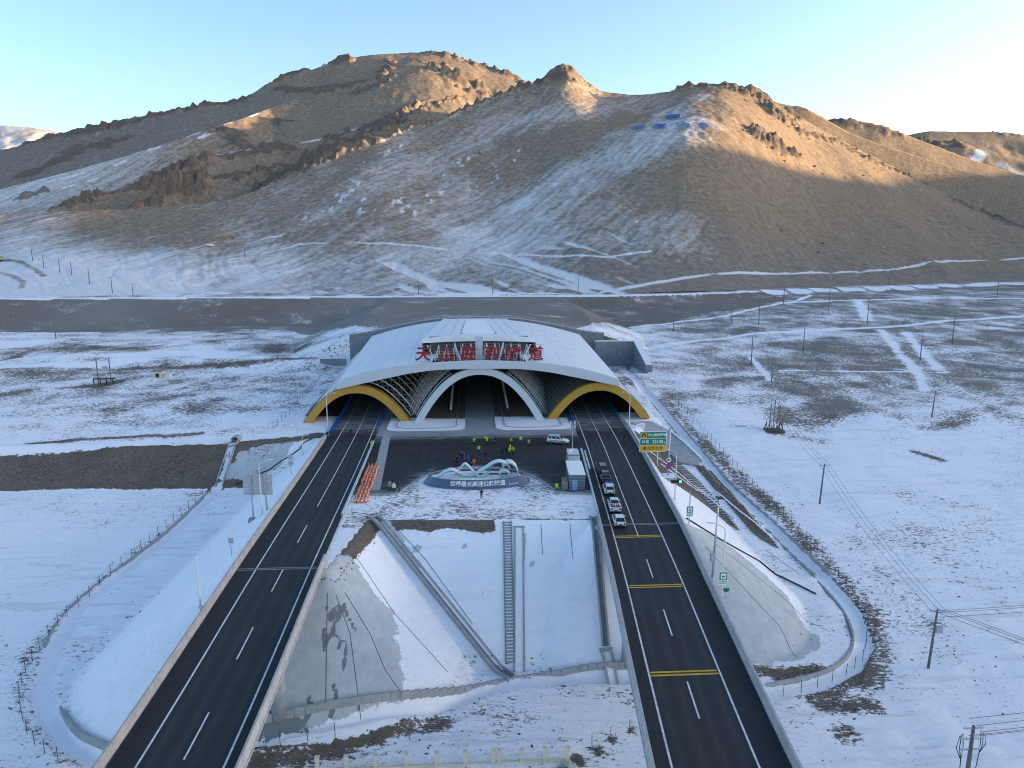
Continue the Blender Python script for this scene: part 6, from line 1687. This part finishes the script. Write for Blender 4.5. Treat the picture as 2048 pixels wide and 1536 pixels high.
# ================================================================== PEOPLE
SKIN = simple('skin', (0.42, 0.24, 0.16), 0.6); CL = {k: simple(k + '_cloth', c, 0.85, var=0.12, scale=6) for k, c in dict(hivis=(0.30, 0.62, 0.02), black=(0.012, 0.012, 0.016), navy=(0.016, 0.028, 0.085), orange=(0.60, 0.13, 0.05), grey=(0.30, 0.29, 0.29), white=(0.62, 0.64, 0.68), red=(0.42, 0.03, 0.025), blue=(0.03, 0.07, 0.26)).items()}
HAIR = CL['black']
def person_mesh(key, pose, top, legs, hat, puff):
    J = {'pel': (0, 0, .95), 'wst': (0, 0, 1.12), 'chs': (0, -.01, 1.34), 'nck': (0, 0, 1.50), 'hd0': (0, -.015, 1.57), 'hd1': (0, -.02, 1.68), 'hd2': (0, -.01, 1.76)}
    E_ = [('pel', 'wst'), ('wst', 'chs'), ('chs', 'nck'), ('nck', 'hd0'), ('hd0', 'hd1'), ('hd1', 'hd2')]
    RAD = {'pel': .155, 'wst': .15, 'chs': .17, 'nck': .065, 'hd0': .085, 'hd1': .105, 'hd2': .07}
    step = .24 if pose == 'walk' else .03
    for s_, nm in ((-1, 'l'), (1, 'r')):
        f_ = s_ * step
        arm = {'stand': [(.21, 0, 1.42), (.27, -.02, 1.13), (.25, -.12, .90), (.24, -.16, .80)], 'walk': [(.21, 0, 1.42), (.26, .14 * s_, 1.15), (.25, .18 * s_ - .1, .93), (.24, .2 * s_ - .14, .84)], 'photo': [(.21, 0, 1.42), (.29, -.12, 1.18), (.16, -.33, 1.36), (.09, -.36, 1.42)], 'pocket': [(.21, 0, 1.42), (.31, .03, 1.15), (.22, -.12, .98), (.17, -.15, .93)]}[pose]
        for i, (x, y, z) in enumerate(arm): J['%sa%d' % (nm, i)] = (x * s_, y, z)
        for i, rr in enumerate((.085, .068, .05, .05)): RAD['%sa%d' % (nm, i)] = rr * (1 + .25 * puff)
        E_ += [('chs', nm + 'a0')] + [('%sa%d' % (nm, i), '%sa%d' % (nm, i + 1)) for i in range(3)]
        leg = [(.10, 0, .88), (.11, -f_ * .45, .50), (.12, f_ * -.8 + (.08 if f_ > 0.1 else 0), .10), (.13, f_ * -.8 - .12, .04)]
        for i, (x, y, z) in enumerate(leg): J['%sl%d' % (nm, i)] = (x * s_, y, z)
        for i, rr in enumerate((.105, .075, .058, .048)): RAD['%sl%d' % (nm, i)] = rr
        E_ += [('pel', nm + 'l0')] + [('%sl%d' % (nm, i), '%sl%d' % (nm, i + 1)) for i in range(3)]
    for k in ('wst', 'chs', 'pel'): RAD[k] *= 1 + .18 * puff
    names = list(J); idx = {n_: i for i, n_ in enumerate(names)}
    me = bpy.data.meshes.new(key); me.from_pydata([J[n_] for n_ in names], [(idx[a], idx[b]) for a, b in E_], [])
    o = bpy.data.objects.new(key, me); COL.objects.link(o)
    md = o.modifiers.new('s', 'SKIN'); md.use_smooth_shade = True
    for i, n_ in enumerate(names): sv = me.skin_vertices[0].data[i]; sv.radius = (RAD[n_], RAD[n_] * (.8 if n_ in ('wst', 'chs', 'pel') else 1)); sv.use_root = n_ == 'pel'
    o.modifiers.new('d', 'SUBSURF').levels = 1
    dg = bpy.context.evaluated_depsgraph_get(); dg.update(); out = bpy.data.meshes.new_from_object(o.evaluated_get(dg)); out.name = 'person'
    bpy.data.objects.remove(o); bpy.data.meshes.remove(me)
    out.materials.clear()
    for q in (CL[top], CL[legs], SKIN, CL[hat] if hat in CL else HAIR, M_BLACK): out.materials.append(q)
    hem = .72 if puff > .5 else .86
    for pl in out.polygons:
        c = pl.center
        if c.z > 1.52: mi = 2 if (c.y < -.05 and c.z < 1.70) else 3
        elif abs(c.x) > .16 and (c.z < .88 and pose in ('stand', 'walk')) and c.z > .7: mi = 2
        elif pose == 'photo' and c.y < -.30: mi = 2
        elif c.z > hem: mi = 0
        elif c.z > .10: mi = 1
        else: mi = 4
        pl.material_index = mi
    return out
PM = {}
def person(label, px, py, top, legs='black', hat='black', pose='stand', face=0.0, puff=0.6, hgt=1.0, z=None, group='people on and around the plaza'):
    k = (pose, top, legs, hat, puff)
    if k not in PM: PM[k] = person_mesh('person', pose, top, legs, hat, puff)
    q = at(px, py, 0.0)
    o = bpy.data.objects.new('person', PM[k]); COL.objects.link(o)
    o.location = (float(q[0]), float(q[1]), 0.0 if z is None else z); o.rotation_euler.z = face; o.scale = (1.04 * hgt,) * 3
    return tag(o, label, 'person', group)
person('person in a yellow-green jacket, leftmost on the plaza', 948, 890, 'hivis', pose='photo', face=R(160)); person('person in a yellow-green jacket walking beside another at the back', 974, 888, 'hivis', pose='walk', face=R(20)); person('person in a yellow-green jacket half hidden behind a walking colleague', 971, 884.5, 'hivis', face=R(-40))
person('person in a puffed yellow-green jacket nearest the standing group', 957.6, 905.7, 'hivis', face=R(180), puff=1.0); person('person in a yellow-green jacket right behind the close pair', 1021.7, 889, 'hivis', pose='walk', face=R(90)); person('person in a yellow-green jacket second from right on the plaza', 1041, 886.8, 'hivis', pose='pocket', face=R(30))
person('person in a yellow-green jacket standing nearest the patrol car', 1057.7, 893, 'hivis', face=R(-60)); person('person in a yellow-green jacket at the left of the close pair', 1019, 909.6, 'hivis', face=R(10), puff=1.0); person('person in a yellow-green jacket at the right of the close pair', 1026, 908, 'hivis', face=R(-30), puff=1.0); person('person in a yellow-green jacket at the back of the close pair', 1020, 904, 'hivis', face=R(60))
person('person in black standing alone at the back of the plaza', 990.5, 887.7, 'black', face=R(100)); person('person in black at the left of the two dark figures', 1005, 910.5, 'black', pose='pocket', face=R(180)); person('person in black beside the close pair in yellow-green', 1013, 910, 'black', pose='pocket', face=R(170))
person('person in navy at the far left of the group behind the sculpture', 909, 933, 'black', 'navy', face=R(30)); person('person in dark clothes behind the leftmost of the sculpture group', 914, 928, 'black', 'black', face=R(-20)); person('person in dark navy second row of the sculpture group', 922, 934, 'navy', 'navy', face=R(180)); person('person in dark clothes with pale cap in the sculpture group', 924, 920, 'black', 'navy', 'white', face=R(0))
person('person in blue with an orange jacket in the sculpture group', 929, 923, 'blue', 'blue', 'orange', pose='walk', face=R(70)); person('person in blue standing between the sculpture groups', 937, 927, 'blue', 'blue', 'navy', face=R(90)); person('person in black beside the red clad figure', 943.5, 932, 'black', 'black', face=R(-90)); person('person in orange top and red trousers behind the sculpture', 948, 933.5, 'orange', 'red', pose='pocket', face=R(200))
person('person in black and navy at the back right of the sculpture group', 971, 919, 'black', 'navy', face=R(160)); person('person in navy leaning towards a red clad colleague', 974, 929.5, 'navy', 'blue', pose='walk', face=R(-90)); person('person with red sleeves crouched over behind the sculpture ribbon', 980, 929, 'red', 'black', pose='photo', face=R(-70), hgt=.9); person('person in black partly hidden behind the sculpture loop', 1022, 931, 'black', face=R(180))
person('person in a yellow-green jacket at the end of the left guard rail', 744, 896, 'hivis', face=R(0), puff=1.0); person('person in black walking on the left carriageway', 702, 871, 'black', pose='walk', face=R(0)); person('person in black standing by the blue barriers at the left arch', 655, 877, 'black', face=R(-40))
person('person in black standing on the trampled snow before the plinth', 963, 998, 'black', pose='photo', face=R(180), z=-.05); person('person in black beside the outer right barrier, left of two', 1248, 884, 'black', face=R(120)); person('person in black beside the outer right barrier, right of two', 1252, 887, 'black', face=R(60)); person('person in a yellow-green jacket beside the site cabin', 1113, 983, 'hivis', face=R(150))
person('person in a pale grey coat at the plaza corner', 779.5, 981, 'grey', hat='grey', face=R(180)); person('person in a long white coat at the plaza corner', 788, 984, 'white', hat='white', face=R(0), puff=1.0); person('person in black behind the white coat at the plaza corner', 788, 976, 'black', pose='photo', face=R(180)); person('person in black at the curved kerb of the plaza corner', 799, 981, 'black', face=R(90))

# ================================================================== CONES AND BARRIERS
M_CORANGE = simple('cone_orange', (0.60, 0.13, 0.03), 0.55, var=0.1)
cone0 = None
for i in range(27):
    for j in range(4):
        y = 119.8 + 0.78 * i; x = l_in(y) + 1.15 + 0.62 * j + random.uniform(-.10, .10); y += random.uniform(-.14, .14)
        if cone0 is None:
            cone0 = thing('traffic_cone', 'orange and white traffic cone in the long block beside the left guard rail', 'cone', (x, y, -.1 if y < 123.6 else 0.01), 0, 'cones lined up beside the guard rail')
            for k, (r0, r1, z0_, z1_) in enumerate(((.20, .155, .03, .30), (.155, .115, .30, .52), (.115, .085, .52, .70), (.085, .04, .70, .95))):
                MB().tube([(0, 0, z0_), (0, 0, z1_)], [r0 * 1.15, r1 * 1.15], 8).build('cone_band', M_SWHITE if k == 1 else M_CORANGE, cone0)
            MB().box((0, 0, 0), (.46, .46, .04)).build('cone_base', M_MRED if False else M_CORANGE, cone0)
        else: dup(cone0, (x, y, -.1 if y < 123.6 else 0.01), random.random())
M_BARB = simple('blue_plastic', (0.015, 0.085, 0.36), 0.4, var=0.12)
bar0 = None
def blue_row(lab, xf, y0, y1):
    global bar0
    y = y0; n = 0
    while y < y1:
        x = xf(y); sl = -math.atan2(xf(y + 1) - xf(y), 1.0)
        if bar0 is None:
            bar0 = thing('plastic_barrier', lab, 'barrier', (x, y, 0.01), sl, 'blue plastic barriers in the tunnel mouths')
            m_ = MB(); m_.box((0, 0, 0), (.62, 1.65, .32)); m_.box((0, 0, .32), (.50, 1.60, .62), 0, 0, (.55, .97)); m_.build('body', M_BARB, bar0)
            MB().box((0, .86, .35), (.16, .16, .3)).build('coupling', M_BARB, bar0)
            for yy in (-.4, .4): MB().box((0, yy, .94), (.12, .12, .05)).build('filler_cap', M_BARB, bar0)
        else: dup(bar0, (x, y, 0.01), sl, lab)
        y += 1.85; n += 1
blue_row('blue plastic barrier in the row along the outer side of the left mouth', lambda y: l_out(y) + 0.1, 167.5, 232)
blue_row('blue plastic barrier in the row along the inner side of the left mouth', lambda y: l_in(y) - 0.2, 176, 206)
blue_row('blue plastic barrier in the row along the inner side of the right mouth', lambda y: r_in(y) + 0.1, 176, 206)
blue_row('blue plastic barrier in the row along the outer side of the right mouth', lambda y: r_out(y) - 0.2, 183, 232)
wb0 = None
for px0, py0, px1, py1, lab in ((902, 820, 907, 762, 'white barrel in the left row inside the central mouth'), (1015, 817, 1004, 760, 'white barrel in the right row inside the central mouth')):
    a, b_ = at(px0, py0, 0), at(px1, py1, 0)
    for k in range(22):
        q = a + (b_ - a) * (k / 21)
        if wb0 is None:
            wb0 = thing('white_barrel', lab, 'barrel', (float(q[0]), float(q[1]), .13), 0, 'white barrels in the central mouth'); MB().tube([(0, 0, 0), (0, 0, .45), (0, 0, .95)], [.30, .33, .30], 10).build('drum', M_SWHITE, wb0); MB().tube([(0, 0, .95), (0, 0, 1.0)], .24, 10).build('lid', M_SBLUE, wb0)
        else: dup(wb0, (float(q[0]), float(q[1]), .13), 0, lab)

# ================================================================== LETTERING AND SMALL THINGS UP THE VALLEY
def slope_frame(px, py):
    p = FH.pick(px, py); a = FH.pick(px + 26, py); b_ = FH.pick(px, py - 22)
    ex = Vector(a - p).normalized(); ey = Vector(b_ - p); ey = (ey - ex * ey.dot(ex)).normalized(); ez = ex.cross(ey)
    return Vector(p) + ez * 2.2, Matrix((ex, ey, ez)).transposed().to_4x4()
M_HBLUE = simple('blue_hillside_panels', (0.04, 0.13, 0.36), 0.55, var=0.15, scale=0.6)
for ch, px, py, lab in (('中', 1276, 260, 'leftmost large blue character lying on the hillside'), ('国', 1319, 256, 'large framed blue character on the hillside, second from left'), ('交', 1366, 254, 'large blue character on the hillside, third from left'), ('建', 1408, 252, 'rightmost large blue character lying on the hillside')):
    p, Rm = slope_frame(px, py)
    t = thing('hillside_character', lab, 'sign', (0, 0, 0), 0, 'blue characters on the hillside'); t.matrix_world = Matrix.Translation(p) @ Rm
    me = text_mesh(ch, 14.0, extrude=0.3, bold=0.14); centred(me); me.materials.clear(); me.materials.append(M_HBLUE); o = bpy.data.objects.new('character', me); COL.objects.link(o); o.parent = t
    m_ = MB()
    for sx in (-4, 4):
        for sy in (-4, 4): m_.tube([(sx, sy, -3.0), (sx, sy, -0.3)], .18, 4)
    m_.build('support', M_GALV, t)
p, Rm = slope_frame(1347, 238)
t = thing('hillside_emblem', 'blue pointed oval emblem lying on the hillside above the characters', 'emblem', (0, 0, 0)); t.matrix_world = Matrix.Translation(p) @ Rm
def lens(a, b_, n=18): return [(a * math.cos(q), b_ * math.copysign(abs(math.sin(q)) ** 1.35, math.sin(q))) for q in np.linspace(0, 2 * math.pi, 2 * n + 1)]
m_ = MB(); A, B = lens(10.5, 5.6), lens(8.6, 4.3); m_.grid([[(x, y, 0) for x, y in A], [(x, y, 0.8) for x, y in A], [(x, y, 0.8) for x, y in B], [(x, y, 0) for x, y in B]]); m_.build('outline', M_HBLUE, t)
MB().box((0, 0, 0), (1.8, 10.6, .9)).build('upright_bar', M_HBLUE, t); MB().box((0, 0, .02), (17.0, 1.3, .9)).build('cross_bar', M_HBLUE, t)
m_ = MB(); A, B = lens(4.6, 4.4), lens(3.4, 3.2); m_.grid([[(x, y, .05) for x, y in A], [(x, y, .95) for x, y in A], [(x, y, .95) for x, y in B], [(x, y, .05) for x, y in B]]); m_.build('inner_ring', M_HBLUE, t)
for sx in (-7, 7): MB().tube([(sx, 0, -3), (sx, 0, 0)], .2, 4).build('support', M_GALV, t)

b_ = gp(210, 768)
t = thing('pole_transformer', 'pair of poles with a raised transformer platform on the left mound', 'transformer', tuple(b_))
for x in (-2.0, 2.0): MB().tube([(x, 0, -.3), (x, 0, 8.5)], .16, 6).build('pole', M_WOODP, t)
MB().box((0, 0, 1.6), (6.5, 2.0, .25)).build('platform', M_BLACK, t); MB().box((0.4, 0, 4.2), (1.3, 1.0, 1.5)).build('transformer_tank', M_GALV, t)
for x in (-3, -1, 1, 3): MB().box((x, -.8, -.2), (.25, .25, 1.9)).build('leg', M_BLACK, t)
for z in (7.4, 8.2): MB().box((0, 0, z), (5.0, .14, .14)).build('crossarm', M_GALV, t)
b_ = gp(322, 755)
t = thing('site_hut', 'small pale site hut with a reddish roof on the left snowfield', 'hut', tuple(b_))
MB().box((-.6, 0, -.1), (3.2, 2.4, 2.3)).build('walls', M_CREAM, t); MB().box((-.6, 0, 2.2), (3.7, 2.9, .2)).build('roof', simple('faded_red_roof', (.28, .14, .13), .7), t); MB().box((2.3, 0, -.1), (1.9, 1.6, 1.5)).build('cabinet', M_STEELW, t); MB().box((-.6, -1.22, 0.2), (1.2, .06, 1.3)).build('window', M_GLASS, t)
q = FH.pick(16, 518)
q = q - np.array([6.0, 0, 0])
t = thing('drilling_rig', 'yellow-green drilling rig with slanted masts at the far left', 'machine', tuple(q))
MB().box((0, 0, 0), (4.4, 3, 2.2)).build('housing', simple('machine_yellow_green', (.30, .30, .14), .6), t); MB().box((0.5, 0, 2.2), (5, 3.2, .4)).build('roof', M_GALV, t); MB().box((0, 0, -1.2), (4.8, 3.2, 1.2)).build('track', M_BLACK, t)
for a, h in ((-7, 12), (-4.5, 10), (-2.5, 9)): MB().tube([(a + 3, 0, -1), (a, 0, h)], .3, 5).build('mast', M_WOODP, t)
b_ = gp(440, 962); 
cv = chute('drainage_chute', 'stepped concrete drain coming down the brown bank on the left', [(-54.6, 162.0), (-55.3, 151.5)], 1.5, 0.45, M_SNOW)
pp_ = thing('culvert_pipe', 'concrete culvert pipe mouth at the top of the left bank drain', 'pipe', (-54.5, 163.2, 0.0), 0)
m_ = MB(); G = [[(.85 * math.cos(a), -1.0 * k, .5 + .85 * math.sin(a)) for a in np.linspace(0, 2 * math.pi, 17)] for k in (0, 2)]; m_.grid(G); m_.build('pipe_wall', M_CONC, pp_); disc(0, .7, -.3, M_DARK, 'bore_shade', pp_, (0, .5)); disc(.68, .87, -2.0, M_CONC, 'pipe_rim', pp_, (0, .5))  # dark disc in the mouth stands in for the shade inside the pipe

# ---- loose clods and tufts along the disturbed strips
sel = np.nonzero((bare > 0.18) & (bare < 0.75) & (~inp) & (fy > 62) & (fy < 175) & (np.abs(fx) < 100) & (clean < .5))[0]
wts = np.clip(bare[sel] - 0.12, 0, 1) ** 2.6; wts /= wts.sum()
pk = RNG.choice(sel, 8000, p=wts); cxs = fx[pk] + RNG.uniform(-.5, .5, len(pk)); cys = fy[pk] + RNG.uniform(-.5, .5, len(pk)); czs = height(cxs, cys)
sz = .03 + .17 * RNG.uniform(0, 1, len(pk)) ** 3; V = []; F = []
oct_ = np.array([(1, 0, 0), (0, 1, 0), (-1, 0, 0), (0, -1, 0), (0, 0, .8), (0, 0, -.5)]); of_ = np.array([(0, 1, 4), (1, 2, 4), (2, 3, 4), (3, 0, 4), (1, 0, 5), (2, 1, 5), (3, 2, 5), (0, 3, 5)])
for k in range(len(pk)):
    a = RNG.uniform(0, 6.28); ca, sa = math.cos(a), math.sin(a); s3 = sz[k] * np.array([RNG.uniform(.8, 2.2), RNG.uniform(.6, 1.2), RNG.uniform(.5, 1.0)])
    v = oct_ * s3 * RNG.uniform(.7, 1.3, (6, 1)); V.append(np.stack([v[:, 0] * ca - v[:, 1] * sa + cxs[k], v[:, 0] * sa + v[:, 1] * ca + cys[k], v[:, 2] + czs[k]], 1)); F.append(of_ + 6 * k)
cl = np_mesh('earth_clods', np.concatenate(V), np.concatenate(F), M_DIRT, None, False); tag(cl, 'scattered brown clods and tufts breaking through the snow', 'clods', None, 'stuff')

# ---- boulders shed from the outcrops of the front hill
rk = FH.rock; near_ = np.zeros_like(rk)
for k in (3, 8, 16):
    near_ = np.maximum(near_, np.roll(rk, -k, 0)); near_ = np.maximum(near_, np.roll(rk, k, 1))
w_ = (0.02 + near_) * (FH.s < 0.98) * (FH.s > 0.2) * (FH.xs > 500); w_ = (w_ / w_.sum()).ravel()
pk = RNG.choice(w_.size, 700, p=w_); V, F = [], []
for k, i in enumerate(pk):
    b3 = np.array([FH.X.flat[i], FH.Y.flat[i], FH.Z.flat[i]]) + np.append(RNG.uniform(-1, 1, 2), 0); s3 = (0.35 + 1.5 * RNG.uniform() ** 4) * RNG.uniform(.6, 1.3, 3)
    V.append(oct_ * s3 * RNG.uniform(.7, 1.3, (6, 1)) + b3); F.append(of_ + 6 * k)
M_BOULD = simple('hill_boulder', (0.19, 0.15, 0.12), 0.95, var=0.3)
tag(np_mesh('boulders', np.concatenate(V), np.concatenate(F), M_BOULD, None, False), 'scattered brown boulders below the hill outcrops', 'boulders', None, 'stuff')
